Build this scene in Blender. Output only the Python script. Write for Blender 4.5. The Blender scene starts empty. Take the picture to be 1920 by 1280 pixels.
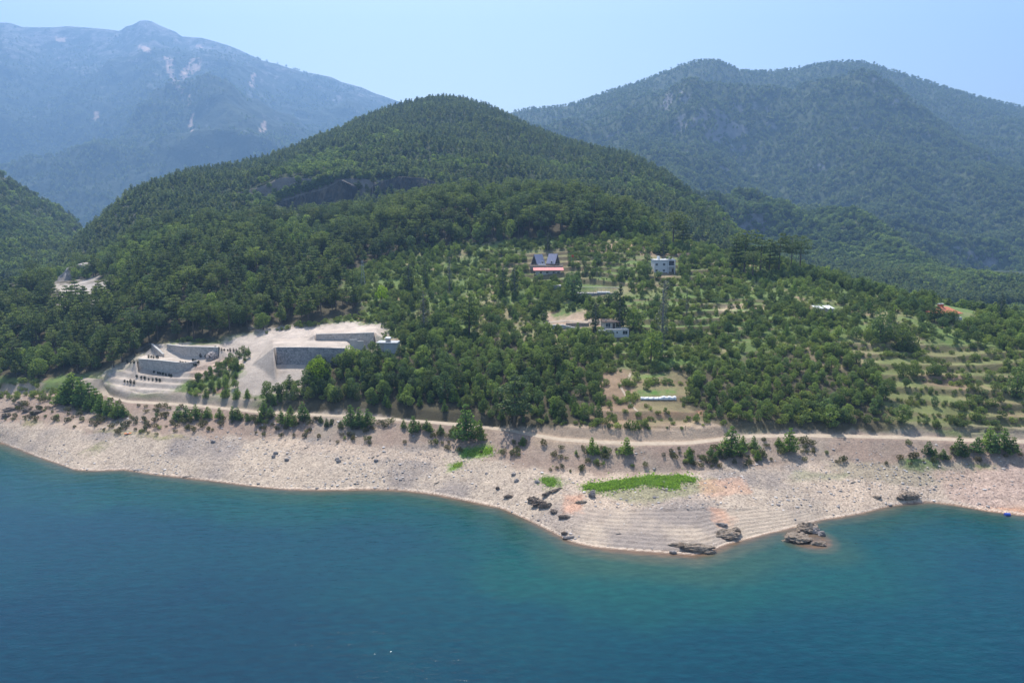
import bpy, math, random
import numpy as np
from mathutils import Vector
R = math.radians
rng = np.random.default_rng(7); random.seed(7)

# ------------------------------------------------------------------ camera, sky, sun
CAMZ = 80.0
PT = math.atan(220/1280.0); CP, SP = math.cos(PT), math.sin(PT)
scene = bpy.context.scene
scene.render.resolution_x, scene.render.resolution_y = 1024, 682
cd = bpy.data.cameras.new('camera'); cam = bpy.data.objects.new('camera', cd)
scene.collection.objects.link(cam); scene.camera = cam
cd.sensor_width = 36; cd.lens = 24; cd.clip_start = 1; cd.clip_end = 40000
cam.location = (0, 0, CAMZ); cam.rotation_euler = (R(90)-PT, 0, 0)

SUN_EL, SUN_AZ = 60.0, -14.0
w = bpy.data.worlds.new('World'); scene.world = w; w.use_nodes = True
nt = w.node_tree; bg = nt.nodes['Background']
sky = nt.nodes.new('ShaderNodeTexSky'); sky.sky_type = 'NISHITA'; sky.sun_disc = False
sky.sun_elevation = R(SUN_EL); sky.sun_rotation = R(SUN_AZ)
sky.altitude = 0; sky.air_density = 1.0; sky.dust_density = 2.4; sky.ozone_density = 1.2
nt.links.new(sky.outputs[0], bg.inputs[0]); bg.inputs[1].default_value = 0.135
ld = bpy.data.lights.new('sun', 'SUN'); ld.energy = 4.8; ld.angle = R(0.5); ld.color = (1, .96, .9)
sun = bpy.data.objects.new('sun', ld); scene.collection.objects.link(sun)
dS = Vector((math.sin(R(SUN_AZ))*math.cos(R(SUN_EL)), math.cos(R(SUN_AZ))*math.cos(R(SUN_EL)), math.sin(R(SUN_EL))))
sun.rotation_euler = dS.to_track_quat('Z', 'Y').to_euler(); sun.location = (0, 0, 400)
vs = scene.view_settings; vs.view_transform = 'Standard'; vs.look = 'None'; vs.gamma = 1; vs.exposure = 0.82
HAZE_D = 0.00018; HAZE_COL = (.31, .56, .97)

# ------------------------------------------------------------------ helpers: picture measurements -> metres
def s_of(py):
    v = (640-np.asarray(py, float))/1280; return -(-SP+v*CP)/(CP+v*SP)
def u_of(px, py):
    v = (640-np.asarray(py, float))/1280; return (np.asarray(px, float)-960)/1280/(CP+v*SP)
def project(X, Y, Z):
    dz = Z-CAMZ
    f = Y*CP - dz*SP; up = Y*SP + dz*CP
    return 960+1280*X/f, 640-1280*up/f
def smooth(t): t = np.clip(t, 0, 1); return t*t*(3-2*t)
_tab = np.random.default_rng(3).random((256, 256))
def vnoise(x, y):
    xi = np.floor(x).astype(int); yi = np.floor(y).astype(int); fx = x-xi; fy = y-yi
    fx = fx*fx*(3-2*fx); fy = fy*fy*(3-2*fy)
    a = _tab[xi & 255, yi & 255]; b = _tab[(xi+1) & 255, yi & 255]; c = _tab[xi & 255, (yi+1) & 255]; d = _tab[(xi+1) & 255, (yi+1) & 255]
    return (a*(1-fx)+b*fx)*(1-fy)+(c*(1-fx)+d*fx)*fy
def fbm(x, y, wl, oct=4, seed=0):
    x = np.asarray(x, float); y = np.asarray(y, float)
    r = 0; a = 1; s = 0
    for i in range(oct):
        f = 2**i/wl; r = r+a*(vnoise(x*f+17.3*i+seed*31.7, y*f+9.1*i+seed*13.3)-.5); s += a; a *= .5
    return r/s*2          # about -1..1
def ridged(x, y, wl, oct=4, seed=0):
    x = np.asarray(x, float); y = np.asarray(y, float)
    r = 0; a = 1; s = 0
    for i in range(oct):
        f = 2**i/wl; r = r+a*(1-2*np.abs(vnoise(x*f+7.3*i+seed*11.7, y*f+5.1*i+seed*3.3)*2-1)); s += a; a *= .5
    return r/s
def inpoly(px, py, poly):
    c = np.zeros(np.shape(px), bool); n = len(poly); j = n-1
    for i in range(n):
        xi, yi = poly[i]; xj, yj = poly[j]
        if yi != yj:
            k = ((yi > py) != (yj > py)) & (px < (xj-xi)*(py-yi)/(yj-yi)+xi); c ^= k
        j = i
    return c

# ------------------------------------------------------------------ terrain: level curves (px, py, z) / (px, py, Y) / hidden (px, Y, z)
def cz(*pts): return np.array([(u_of(px, py), (CAMZ-z)/s_of(py), z) for px, py, z in pts])
def cy(*pts): return np.array([(u_of(px, py), Y, CAMZ-s_of(py)*Y) for px, py, Y in pts])
def ch(*pts): return np.array([((px-960)/1280, Y, z) for px, Y, z in pts])
SHORE = [(-300,770),(-120,790),(0,829),(35,842),(70,856),(118,872),(140,881),(175,883),(235,881),(290,890),(330,894),(400,902),(470,911),(540,918),(600,919),(700,918),(760,920),(820,928),(870,938),(940,953),(1000,980),(1040,1000),(1070,1016),(1110,1025),(1150,1030),(1230,1036),(1300,1041),(1330,1034),(1365,1020),(1400,1012),(1440,1001),(1475,993),(1510,985),(1540,975),(1575,970),(1620,962),(1660,951),(1700,945),(1745,942),(1790,947),(1850,958),(1920,967),(2050,975),(2300,980)]
ROAD = [(-300,735),(0,745),(120,742),(190,739),(215,750),(240,756),(300,759),(380,764),(480,775),(590,781),(680,785),(780,793),(870,800),(960,811),(1010,821),(1050,828),(1120,833),(1200,836),(1290,835),(1340,829),(1400,822),(1500,820),(1700,824),(1800,829),(1920,832),(2300,840)]
c1 = cz(*[(x, y, 0.0) for x, y in SHORE])
cbt = cz((-300,800-30,6),(0,790,4.5),(120,800,6),(300,820,6.5),(500,815,7),(700,835,7),(860,840,7),(960,870,6.5),(1060,885,6.5),(1250,885,6.8),(1340,880,7),(1480,865,7.5),(1600,865,7.5),(1750,868,7.5),(1920,872,7.5),(2300,880,7.5))
c2 = cz(*[(x, y, 12.0 if x > 150 else 9.0+3*max(0, x)/150) for x, y in ROAD])
c3 = c2.copy(); c3[:, 1] += 4.8; c3[:, 2] += .05
c3b = c2.copy(); c3b[:, 1] += 8.0; c3b[:, 2] += 2.6
c4 = cz((-300,690,14),(0,712,14),(150,718,15),(300,700,19.5),(450,700,21),(600,700,22),(900,700,23.5),(1200,700,24.5),(1500,720,23),(1700,730,22),(1920,740,22),(2300,740,22))
c5 = cz((-300,630,24),(0,640,23),(150,640,25),(300,640,27.5),(600,640,30),(900,630,32),(1200,620,34.5),(1500,640,32.7),(1700,650,32),(1920,660,31),(2300,660,31))
c6 = cz((-300,560,38),(0,560,37),(300,560,43),(600,550,45),(900,540,47),(1200,540,48.4),(1500,560,45.3),(1700,590,40.5),(1920,625,36),(2300,625,36))
c7 = cz((-300,535,41),(0,536,41),(150,528,43),(300,500,56),(600,480,61.4),(900,465,65.6),(1200,458,68.6),(1350,490,59),(1500,515,53),(1700,566,43.8),(1920,607,37.2),(2300,620,36))
c8 = cy((-300,533,470),(0,533,470),(150,525,470),(300,450,462),(450,440,470),(600,435,490),(700,415,490),(820,385,490),(950,372,490),(1050,380,482),(1200,425,460),(1350,475,430),(1500,507,400),(1700,561,332),(1920,604,306),(2300,615,306))
c9 = ch((-300,600,8),(0,600,8),(150,580,44),(300,560,80),(450,560,82),(600,570,76),(820,580,86),(950,580,92),(1200,560,74),(1350,520,55),(1500,470,38),(1700,400,25),(1920,370,18),(2300,370,18))
c10 = ch((-300,640,2),(0,640,3),(70,650,25),(150,650,52),(300,640,100),(450,640,98),(500,640,88),(550,640,79),(640,640,88),(700,640,106),(750,640,109),(820,640,109),(950,640,116),(1200,620,98),(1300,610,80),(1350,600,62),(1450,560,30),(1500,560,15),(1700,500,5),(1920,480,5),(2300,480,5))
c10b = ch((-300,652,2),(0,652,3),(70,664,26),(150,665,54),(300,652,104),(450,652,108),(500,650,106),(550,650,113),(620,650,120),(665,650,118),(700,650,116),(750,650,120),(830,652,118),(900,652,120),(950,652,121),(1200,634,102),(1300,624,83),(1350,614,64),(1450,580,31),(1500,580,15),(1700,520,5),(1920,500,5),(2300,500,5))
HILLTOP = [(85,507,745),(130,472,750),(190,420,770),(245,369,790),(340,333,820),(420,316,860),(500,300,900),(560,280,950),(640,248,1020),(700,222,1080),(740,208,1110),(790,193,1140),(820,188,1150),(870,192,1150),(920,212,1120),(960,227,1090),(1000,249,1060),(1060,271,1020),(1120,287,970),(1180,299,920),(1230,325,870),(1270,355,820),(1300,379,770),(1340,388,720),(1360,408,700),(1390,450,690)]
c11 = np.vstack([ch((-300,800,3),(0,780,4)), cy(*HILLTOP), ch((1500,690,4),(1920,600,4),(2300,600,4))])
c12 = c11.copy(); c12[:, 1] += 260; c12[:, 2] = np.maximum(2, c12[:, 2]-90)
c0 = c1.copy(); c0[:, 1] -= 30; c0[:, 2] = -9
c00 = c1.copy(); c00[:, 1] -= 75; c00[:, 2] = -20
CUR = [c00, c0, c1, cbt, c2, c3, c3b, c4, c5, c6, c7, c8, c9, c10, c10b, c11, c12]
for c in CUR: c[:] = c[np.argsort(c[:, 0])]
def ci(c, u): return np.interp(u, c[:, 0], c[:, 1]), np.interp(u, c[:, 0], c[:, 2])
UG = np.linspace(-1.1, 1.1, 2201)
CG = []
prevY = None
for k, c in enumerate(CUR):
    Y, Z = ci(c, UG)
    if k in (3, 7, 8, 9, 10, 11, 12, 13, 14):
        ker = np.hanning(121); ker /= ker.sum()
        Y = np.convolve(np.pad(Y, 60, 'edge'), ker, 'valid'); Z = np.convolve(np.pad(Z, 60, 'edge'), ker, 'valid')
    if k in (2, 4, 5, 6):
        ker = np.hanning(13); ker /= ker.sum()
        Y = np.convolve(np.pad(Y, 6, 'edge'), ker, 'valid')
    if prevY is not None: Y = np.maximum(Y, prevY+1.0)
    CG.append((Y, Z)); prevY = Y
def base_z(u, Y):
    z = np.interp(u, UG, CG[0][1])
    for k in range(len(CG)-1):
        Ya = np.interp(u, UG, CG[k][0]); Yb = np.interp(u, UG, CG[k+1][0])
        Za = np.interp(u, UG, CG[k][1]); Zb = np.interp(u, UG, CG[k+1][1])
        z = z+(Zb-Za)*np.clip((Y-Ya)/(Yb-Ya), 0, 1)
    return z
def shoreY(u): return np.interp(u, UG, CG[2][0])
def roadY(u): return np.interp(u, UG, CG[4][0])
TERR = [[(1085,655),(1290,655),(1300,800),(1120,800)], [(1480,640),(1950,655),(1950,815),(1660,800),(1600,700)], [(1100,560),(1440,560),(1460,640),(1100,650)], [(900,470),(1400,470),(1400,540),(900,540)]]
SITE_L = [(190,714),(245,674),(262,680),(262,697),(375,690),(420,674),(385,700),(325,733),(262,736)]
STRATA = [(1075,955),(1440,955),(1560,965),(1400,1020),(1250,1045),(1080,1025)]
WALLS = []     # fills behind retaining walls: (u, Y, ztop, depth)
def raw_z(u, Y):
    X = u*Y
    z = base_z(u, Y)
    ys = shoreY(u); ry = roadY(u); ty = Y-ry
    px, py = project(X, Y, z)
    # terraces
    m = np.zeros(np.shape(Y))
    for p in TERR: m = np.maximum(m, inpoly(px+fbm(X, Y, 20, 3, 5)*14, py+fbm(X, Y, 20, 3, 6)*8, p).astype(float))
    wv = fbm(X, Y, 60, 3, 9)*2.2; st = 2.5; q = (z+wv)/st; fr = q-np.floor(q); am = np.clip(1.2+fbm(X, Y, 40, 3, 19)*3.5, 0, 1)
    zt = st*(np.floor(q)+np.clip((fr-.70)/.30, 0, 1))-wv+.7
    z = np.where(m > 0, z+(zt-z)*am, z)
    ms = inpoly(px, py, SITE_L); st = 1.7; q = z/st; fr = q-np.floor(q); z = np.where(ms, st*(np.floor(q)+np.clip((fr-.6)/.4, 0, 1)), z)
    # old waterline steps on the beach
    ms = inpoly(px, py, STRATA) | inpoly(px, py, [(470,876),(640,880),(760,905),(720,925),(560,925),(470,915)]) | inpoly(px, py, [(1820,930),(1940,935),(1940,975),(1800,955)])
    st = .33; q = (z+fbm(X, Y, 25, 3, 4)*.45)/st; fr = q-np.floor(q)
    z = np.where(ms & (z > .2), st*(np.floor(q)+smooth((fr-.55)/.45)), z)
    up = smooth((ty-9)/25); beach = smooth((Y-ys)/12)*(1-smooth((ty+5)/6))
    z = z+up*(fbm(X, Y, 38, 4, 1)*2.0*(1-.6*(m > 0)))+beach*(fbm(X, Y, 22, 4, 2)*1.0+fbm(X, Y, 3, 3, 8)*.08)
    hill = smooth((Y-560)/60); top = np.interp(u, UG, CG[15][0])
    win = .25+.75*np.clip((top-Y)/200, 0, 1)
    z = z+hill*win*(ridged(X, Y, 170, 4, 1)*15+fbm(X, Y, 50, 3, 2)*5)*np.clip(z/40, 0, 1)
    z = np.where(Y < ys, np.minimum(z, -.02-(ys-Y)*.02), z)
    for (wu, wy, wz, dep) in WALLS:
        yw = np.interp(u, wu, wy); zw = np.interp(u, wu, wz)
        lat = np.maximum(np.maximum(wu[0]-u, u-wu[-1]), 0)*Y
        front = np.maximum(yw+.5-Y, 0)
        fz = zw-.75*lat-np.where(lat > 0, .75*front, np.where(front > 0, 99, 0))
        fz = np.where(Y > yw+dep, -99, fz)
        z = np.maximum(z, fz)
    return z
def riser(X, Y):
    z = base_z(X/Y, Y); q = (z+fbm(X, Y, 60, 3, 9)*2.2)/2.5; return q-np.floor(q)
def gz(X, Y):
    X = np.asarray(X, float); Y = np.asarray(Y, float); return raw_z(X/Y, Y)
def hit(px, py):
    ys = np.concatenate([np.arange(140, 560, .25), np.arange(560, 1400, 1.0)])
    u = float(u_of(px, py)); s = float(s_of(py))
    z = raw_z(np.full(ys.shape, u), ys); k = np.argmax(z >= CAMZ-s*ys)
    Y = ys[k]; Yw = CAMZ/max(s, 1e-3)
    if s > 0 and Yw < 330 and (Yw < Y or z[k] < CAMZ-s*Y-.5 or k == 0): return Vector((u*Yw, Yw, 0.0))
    return Vector((u*Y, Y, min(float(z[k]), CAMZ-s*Y+.15)))
def top_z(py, Y): return float(CAMZ-s_of(py)*Y)

# ------------------------------------------------------------------ mesh and tag helpers
C = scene.collection
def arr_mesh(name, V, F, mats=(), smoothf=False, midx=None):
    me = bpy.data.meshes.new(name); V = np.asarray(V, np.float32); F = np.asarray(F, np.int32); n = F.shape[1]
    me.vertices.add(len(V)); me.vertices.foreach_set('co', V.ravel())
    me.loops.add(F.size); me.loops.foreach_set('vertex_index', F.ravel())
    me.polygons.add(len(F)); me.polygons.foreach_set('loop_start', np.arange(0, F.size, n, dtype=np.int32))
    for m in mats: me.materials.append(m)
    if midx is not None: me.polygons.foreach_set('material_index', np.asarray(midx, np.int32))
    me.update(calc_edges=True); me.validate()
    me.polygons.foreach_set('use_smooth', np.full(len(F), smoothf))
    return me
def link(name, me, parent=None, loc=None):
    o = bpy.data.objects.new(name, me); C.objects.link(o)
    if parent is not None: o.parent = parent
    if loc is not None: o.location = loc
    return o
def tag(o, label=None, cat=None, group=None, kind=None):
    if label: o['label'] = label
    if cat: o['category'] = cat
    if group: o['group'] = group
    if kind: o['kind'] = kind
    return o
def empty(name, loc, rz=0, scale=None):
    o = bpy.data.objects.new(name, None); C.objects.link(o); o.location = loc; o.rotation_euler = (0, 0, rz)
    o.empty_display_size = .5
    if scale: o.scale = scale
    return o
class MB:
    def __init__(s): s.v = []; s.f = []
    def add(s, vs, fs):
        n = len(s.v); s.v += [tuple(v) for v in vs]; s.f += [tuple(i+n for i in f) for f in fs]; return s
    def box(s, x0, x1, y0, y1, z0, z1):
        return s.add([(x0,y0,z0),(x1,y0,z0),(x1,y1,z0),(x0,y1,z0),(x0,y0,z1),(x1,y0,z1),(x1,y1,z1),(x0,y1,z1)],
                     [(0,3,2,1),(4,5,6,7),(0,1,5,4),(1,2,6,5),(2,3,7,6),(3,0,4,7)])
    def bar(s, a, b, r, r2=None, n=6):
        a = Vector(a); b = Vector(b); d = (b-a).normalized(); t = d.orthogonal().normalized(); q = d.cross(t); r2 = r if r2 is None else r2
        vs = []
        for (p, rr) in ((a, r), (b, r2)):
            for i in range(n):
                an = 2*math.pi*i/n; vs.append(p+t*math.cos(an)*rr+q*math.sin(an)*rr)
        return s.add(vs, [(i, (i+1) % n, n+(i+1) % n, n+i) for i in range(n)]+[tuple(range(n))[::-1], tuple(range(n, 2*n))])
    def build(s, name, mat, parent=None, loc=None, bevel=0):
        me = bpy.data.meshes.new(name); me.from_pydata(s.v, [], s.f); me.update()
        if mat: me.materials.append(mat)
        o = link(name, me, parent, loc)
        if bevel:
            b = o.modifiers.new('bevel', 'BEVEL'); b.width = bevel; b.segments = 1
        return o

# ------------------------------------------------------------------ materials
class NT:
    def __init__(s, name):
        s.m = bpy.data.materials.new(name); s.m.use_nodes = True; s.t = s.m.node_tree; s.b = s.t.nodes['Principled BSDF']; s.out = s.t.nodes['Material Output']
    def n(s, ty, **kw):
        nd = s.t.nodes.new(ty)
        for k, v in kw.items():
            if k.startswith('i_'):
                key = k[2:]; key = int(key) if key.isdigit() else key
                nd.inputs[key].default_value = v
            else: setattr(nd, k, v)
        return nd
    def l(s, a, b): s.t.links.new(a, b)
    def noise(s, scale, detail=4, vec=None, rough=.6, dist=0):
        nd = s.n('ShaderNodeTexNoise'); nd.inputs['Scale'].default_value = scale; nd.inputs['Detail'].default_value = detail
        nd.inputs['Roughness'].default_value = rough; nd.inputs['Distortion'].default_value = dist
        if vec is not None: s.l(vec, nd.inputs['Vector'])
        return nd.outputs['Fac']
    def ramp(s, fac, stops, interp='LINEAR'):
        nd = s.n('ShaderNodeValToRGB'); e = nd.color_ramp.elements; nd.color_ramp.interpolation = interp
        while len(e) < len(stops): e.new(.5)
        for el, (p, c) in zip(e, stops): el.position = p; el.color = (*c, 1) if len(c) == 3 else c
        s.l(fac, nd.inputs[0]); return nd.outputs[0]
    def mr(s, fac, a, b, c=0, d=1):
        nd = s.n('ShaderNodeMapRange'); s.l(fac, nd.inputs[0])
        for i, v in enumerate((a, b, c, d)): nd.inputs[i+1].default_value = v
        return nd.outputs[0]
    def mix(s, fac, a, b, mode='MIX'):
        nd = s.n('ShaderNodeMix', data_type='RGBA', blend_type=mode)
        for sock, v in ((nd.inputs[0], fac), (nd.inputs[6], a), (nd.inputs[7], b)):
            if isinstance(v, (int, float)): sock.default_value = v
            elif isinstance(v, tuple): sock.default_value = (*v, 1)
            else: s.l(v, sock)
        return nd.outputs[2]
    def mul(s, a, b, op='MULTIPLY'):
        nd = s.n('ShaderNodeMath', operation=op)
        for sock, v in ((nd.inputs[0], a), (nd.inputs[1], b)):
            if isinstance(v, (int, float)): sock.default_value = v
            else: s.l(v, sock)
        return nd.outputs[0]
    def col(s, c):
        if isinstance(c, tuple): s.b.inputs['Base Color'].default_value = (*c, 1)
        else: s.l(c, s.b.inputs['Base Color'])
    def bump(s, h, dist, strength=1):
        nd = s.n('ShaderNodeBump'); nd.inputs['Distance'].default_value = dist; nd.inputs['Strength'].default_value = strength
        s.l(h, nd.inputs['Height']); s.l(nd.outputs[0], s.b.inputs['Normal'])
    def set(s, rough=.8, spec=.3, metal=0):
        s.b.inputs['Roughness'].default_value = rough; s.b.inputs['Specular IOR Level'].default_value = spec; s.b.inputs['Metallic'].default_value = metal
def pos(t): return t.n('ShaderNodeNewGeometry').outputs['Position']
def surf_mat(name, c1, c2, scale=1.5, rough=.85, bump=.03, spec=.25):
    t = NT(name); p = t.n('ShaderNodeTexCoord').outputs['Object']; nz = t.noise(scale, 5, p)
    t.col(t.ramp(nz, [(.3, c1), (.7, c2)])); t.set(rough, spec); t.bump(t.noise(scale*6, 4, p), bump); return t.m
M = {}
def foliage(name, c_dark, c_mid, c_light, trans=.35, rnd=True):
    t = NT(name); oi = t.n('ShaderNodeObjectInfo'); geo = t.n('ShaderNodeNewGeometry')
    bl = tuple(a_*b_ for a_, b_ in zip(c_mid, (.85, .92, 1.35))); ol = (c_mid[0]*1.25, c_mid[1]*1.08, c_mid[2]*1.1)
    c = t.ramp(oi.outputs['Random'], [(0, c_dark), (.18, bl), (.36, c_mid), (.52, tuple(x*.8 for x in c_dark)), (.66, ol), (.8, c_mid), (.92, c_light), (1, tuple(x*1.15 for x in c_light))])
    ls = t.ramp(geo.outputs['Random Per Island'], [(0, (.62, .66, .62)), (.6, (1, 1, 1)), (1, (1.4, 1.32, 1.1))])
    loc = oi.outputs['Location']; pn = t.noise(.018, 3, loc)
    c = t.mix(t.mr(pn, .4, .62), c, t.mix(.5, c, c_light), 'MIX')
    c = t.mix(1.0, c, ls, 'MULTIPLY')
    t.col(c); t.set(.75, .15)
    tr = t.n('ShaderNodeBsdfTranslucent'); t.l(t.mix(1.0, c, (1.25, 1.25, .7), 'MULTIPLY'), tr.inputs[0])
    mx = t.n('ShaderNodeMixShader'); mx.inputs[0].default_value = trans
    t.l(t.b.outputs[0], mx.inputs[1]); t.l(tr.outputs[0], mx.inputs[2]); t.l(mx.outputs[0], t.out.inputs[0]); return t.m
M['pine'] = foliage('pine needles', (.070,.104,.046), (.112,.158,.060), (.165,.215,.070), .4)
M['young'] = foliage('young pine needles', (.09,.16,.04), (.13,.21,.05), (.18,.27,.06), .42)
M['leaf'] = foliage('broadleaf foliage', (.064,.105,.042), (.125,.185,.062), (.22,.295,.088), .45)
M['lime'] = foliage('bright lime foliage', (.22,.34,.03), (.25,.38,.03), (.26,.40,.03), .45)
M['shrub'] = foliage('shrub foliage', (.09,.13,.048), (.145,.20,.062), (.235,.295,.088), .45)
M['dry'] = foliage('dry brush', (.09,.085,.045), (.12,.115,.055), (.13,.15,.06), .35)
M['poplar'] = foliage('poplar foliage', (.045,.07,.035), (.06,.09,.045), (.08,.115,.05), .35)
M['grass'] = foliage('grass blades', (.20,.33,.06), (.24,.38,.07), (.28,.42,.08), .45)
M['hillpine'] = foliage('hill pine needles', (.085,.125,.06), (.13,.175,.078), (.175,.22,.09), .4)
M['bark'] = surf_mat('bark', (.08,.06,.045), (.15,.12,.09), 2)
M['greybark'] = surf_mat('grey bark', (.16,.15,.14), (.3,.28,.25), 2)

# ------------------------------------------------------------------ plant shapes
def quads(c, n, size, asp=.75, r=rng):
    N = len(c); a = r.normal(size=(N, 3)); t = np.cross(n, a); t /= np.linalg.norm(t, axis=1)[:, None]+1e-9
    b = np.cross(n, t); s = (size*r.uniform(.65, 1.35, N))[:, None] if np.ndim(size) == 0 else (size*r.uniform(.65, 1.35, N))[:, None]
    k = r.uniform(.5, 1, (N, 4, 1))
    V = np.stack([c+t*s*k[:, 0], c+b*s*asp*k[:, 1]+n*s*.15, c-t*s*k[:, 2], c-b*s*asp*k[:, 3]], 1).reshape(-1, 3)
    return V, np.arange(N*4).reshape(N, 4)
def blobs(lobes, N, size, flat=1.0, jit=.55, r=rng, cull=.8, fill=.12):
    L = np.array(lobes); wts = L[:, 3]**2; wts = wts/wts.sum(); C_, Nn = [], []
    k = r.choice(len(L), N*3, p=wts); d = r.normal(size=(N*3, 3)); d /= np.linalg.norm(d, axis=1)[:, None]
    rad = L[k, 3]*r.uniform(1-fill*2, 1.08, N*3)
    p = L[k, :3]+d*rad[:, None]*np.array([1, 1, flat])
    q = (p[:, None, :]-L[None, :, :3])/np.array([1, 1, flat]); dist = np.linalg.norm(q, axis=2)/L[None, :, 3]
    ok = ((dist < cull).sum(1) == 0) & (p[:, 2] > 0.02); p = p[ok][:N]; n = d[ok][:N]
    n = n*np.array([1, 1, 1/flat])+r.normal(size=n.shape)*jit; n /= np.linalg.norm(n, axis=1)[:, None]
    return quads(p, n, size, r=r)
def trunk_vf(path, n=6):
    V, F = [], []
    for i, (x, y, z, rr) in enumerate(path):
        for j in range(n):
            a = 2*math.pi*j/n; V.append((x+math.cos(a)*rr, y+math.sin(a)*rr, z))
        if i:
            for j in range(n): F.append(((i-1)*n+j, (i-1)*n+(j+1) % n, i*n+(j+1) % n, i*n+j))
    return np.array(V, float), np.array(F, int)
def join_vf(parts):
    V, F, mi = [], [], []; o = 0
    for v, f, m in parts: V.append(v); F.append(f+o); mi += [m]*len(f); o += len(v)
    return np.vstack(V), np.vstack(F), mi
def limb(a, b, r0, r1):
    a = np.array(a, float); b = np.array(b, float); m = (a+b)/2+np.array([0, 0, .08*np.linalg.norm(b-a)])
    return trunk_vf([(*a, r0), (*m, (r0+r1)/2), (*b, r1)], 4)
def pine_shape(seed, H=12., young=False, N=1000, sz=.34, umbrella=False):
    r = np.random.default_rng(seed); lobes = []; tr = [trunk_vf([(0, 0, -.6, .022*H), (r.uniform(-.1, .1), 0, H*.5, .014*H), (r.uniform(-.2, .2), r.uniform(-.2, .2), H*.95, .004*H)])]
    t0 = .04 if young else (.5 if umbrella else r.uniform(.2, .34)); nl = 7 if not umbrella else 5
    for i in range(nl):
        t = t0+(1-t0)*(i+.3)/nl
        if young: rad = H*.27*(1-t)**.8+.1*H*.3
        elif umbrella: rad = H*.27*(1-((t-.72)/.42)**2)
        else: rad = H*.24*min(1, (1-t)*2.0+.10)*r.uniform(.75, 1.15)
        nb = 5 if t < .85 else 3
        a0 = r.uniform(0, 6.3)
        for j in range(nb):
            a = a0+j*6.283/nb+r.uniform(-.4, .4); rr = rad*r.uniform(.7, 1.15)
            if r.random() < .12 and not young: continue
            bx, by, bz = math.cos(a)*rr, math.sin(a)*rr, H*t+rr*r.uniform(.05, .3)
            tr.append(limb((0, 0, H*t-.02*H), (bx*.8, by*.8, bz), .005*H, .002*H))
            for q in ((.45, .8), (.85, 1.)): lobes.append((bx*q[0], by*q[0], H*t+(bz-H*t)*q[0], max(.045*H, rr*.40*q[1])))
    lobes.append((0, 0, H*.93, H*.055))
    return blobs(lobes, N, sz, flat=.5 if not young else .75, jit=.7, r=r, cull=.7), join_vf([(v, f, 0) for v, f in tr])[:2]
def leafy_shape(seed, H=7., N=900, sz=.34, wide=.36, base=.28, nl=11):
    r = np.random.default_rng(seed); lobes = []; tr = [trunk_vf([(0, 0, -.6, .03*H), (r.uniform(-.2, .2), 0, H*.3, .022*H), (0, r.uniform(-.2, .2), H*.7, .008*H)])]
    for i in range(nl):
        a = r.uniform(0, 6.283); t = r.uniform(0, 1); z = base+.62*(i+.5)/nl*(1-base)+.05
        rr = wide*H*math.sqrt(max(0.05, 1-((z-.52)/.5)**2))*r.uniform(.35, .75)
        x, y = math.cos(a)*rr, math.sin(a)*rr; R0 = H*r.uniform(.12, .19)
        lobes.append((x, y, z*H, R0)); tr.append(limb((0, 0, H*min(z*.6, .5)), (x*.8, y*.8, z*H), .010*H, .003*H))
    lobes.append((0, 0, H*.78, H*.18)); lobes.append((0, 0, H*.5, H*.24))
    return blobs(lobes, N, sz, flat=.85, jit=.55, r=r), join_vf([(v, f, 0) for v, f in tr])[:2]
def shrub_shape(seed, H=2., N=380, sz=.17, wide=.6):
    r = np.random.default_rng(seed); lobes = []
    for i in range(8):
        a = r.uniform(0, 6.283); rr = wide*H*r.uniform(.1, .8); lobes.append((math.cos(a)*rr, math.sin(a)*rr, H*r.uniform(.25, .65), H*r.uniform(.2, .34)))
    tr = [limb((0, 0, -.3), (l[0], l[1], l[2]), .02*H, .01*H) for l in lobes[:5]]
    return blobs(lobes, N, sz, flat=1, jit=.6, r=r), join_vf([(v, f, 0) for v, f in tr])[:2]
def poplar_shape(seed, H=16., N=1100, sz=.3, wide=.075, bare=False):
    r = np.random.default_rng(seed); lobes = []; tr = [trunk_vf([(0, 0, -.6, .016*H), (0, 0, H*.5, .01*H), (0, 0, H*.98, .003*H)])]
    for i in range(16):
        t = .1+.86*i/15; rad = wide*H*(1-abs(t-.42)**1.6*1.9)*r.uniform(.75, 1.1); rad = max(rad, .02*H)
        x, y = r.normal(0, .018*H, 2); lobes.append((x, y, H*t, rad)); tr.append(limb((0, 0, H*(t-.05)), (x*2, y*2, H*(t+.04)), .006*H, .002*H))
    return blobs(lobes, N if not bare else N//3, sz, flat=1.5, jit=.6, r=r, fill=.25), join_vf([(v, f, 0) for v, f in tr])[:2]
PROTO = {}     # kind -> list of (crown mesh, trunk mesh)
def make_kind(kind, fn, seeds, leafmat, bark='bark', **kw):
    L = []
    for s in seeds:
        (cv, cf), (tv, tf) = fn(s, **kw)
        L.append((arr_mesh(kind+'_crown', cv, cf, [leafmat]), arr_mesh(kind+'_trunk', tv, tf, [M[bark]], True), (cv, cf, tv, tf, leafmat, M[bark])))
    PROTO[kind] = L
make_kind('pine', pine_shape, range(1, 6), M['pine'], N=1500, sz=.36)
make_kind('umbrella', pine_shape, range(11, 14), M['pine'], N=1400, sz=.36, umbrella=True, H=15.)
make_kind('young', pine_shape, range(21, 25), M['young'], N=1000, sz=.21, young=True, H=5.)
make_kind('leafy', leafy_shape, range(31, 37), M['leaf'], N=1400, sz=.27, base=.16, wide=.40, nl=13)
make_kind('leafy2', leafy_shape, range(131, 135), M['leaf'], N=1400, sz=.28, base=-.08, wide=.52, nl=10); make_kind('leafy3', leafy_shape, range(141, 144), M['leaf'], N=1200, sz=.24, base=.05, wide=.24, nl=12)
PROTO['leafy'] += PROTO['leafy2']+PROTO['leafy3']
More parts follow.
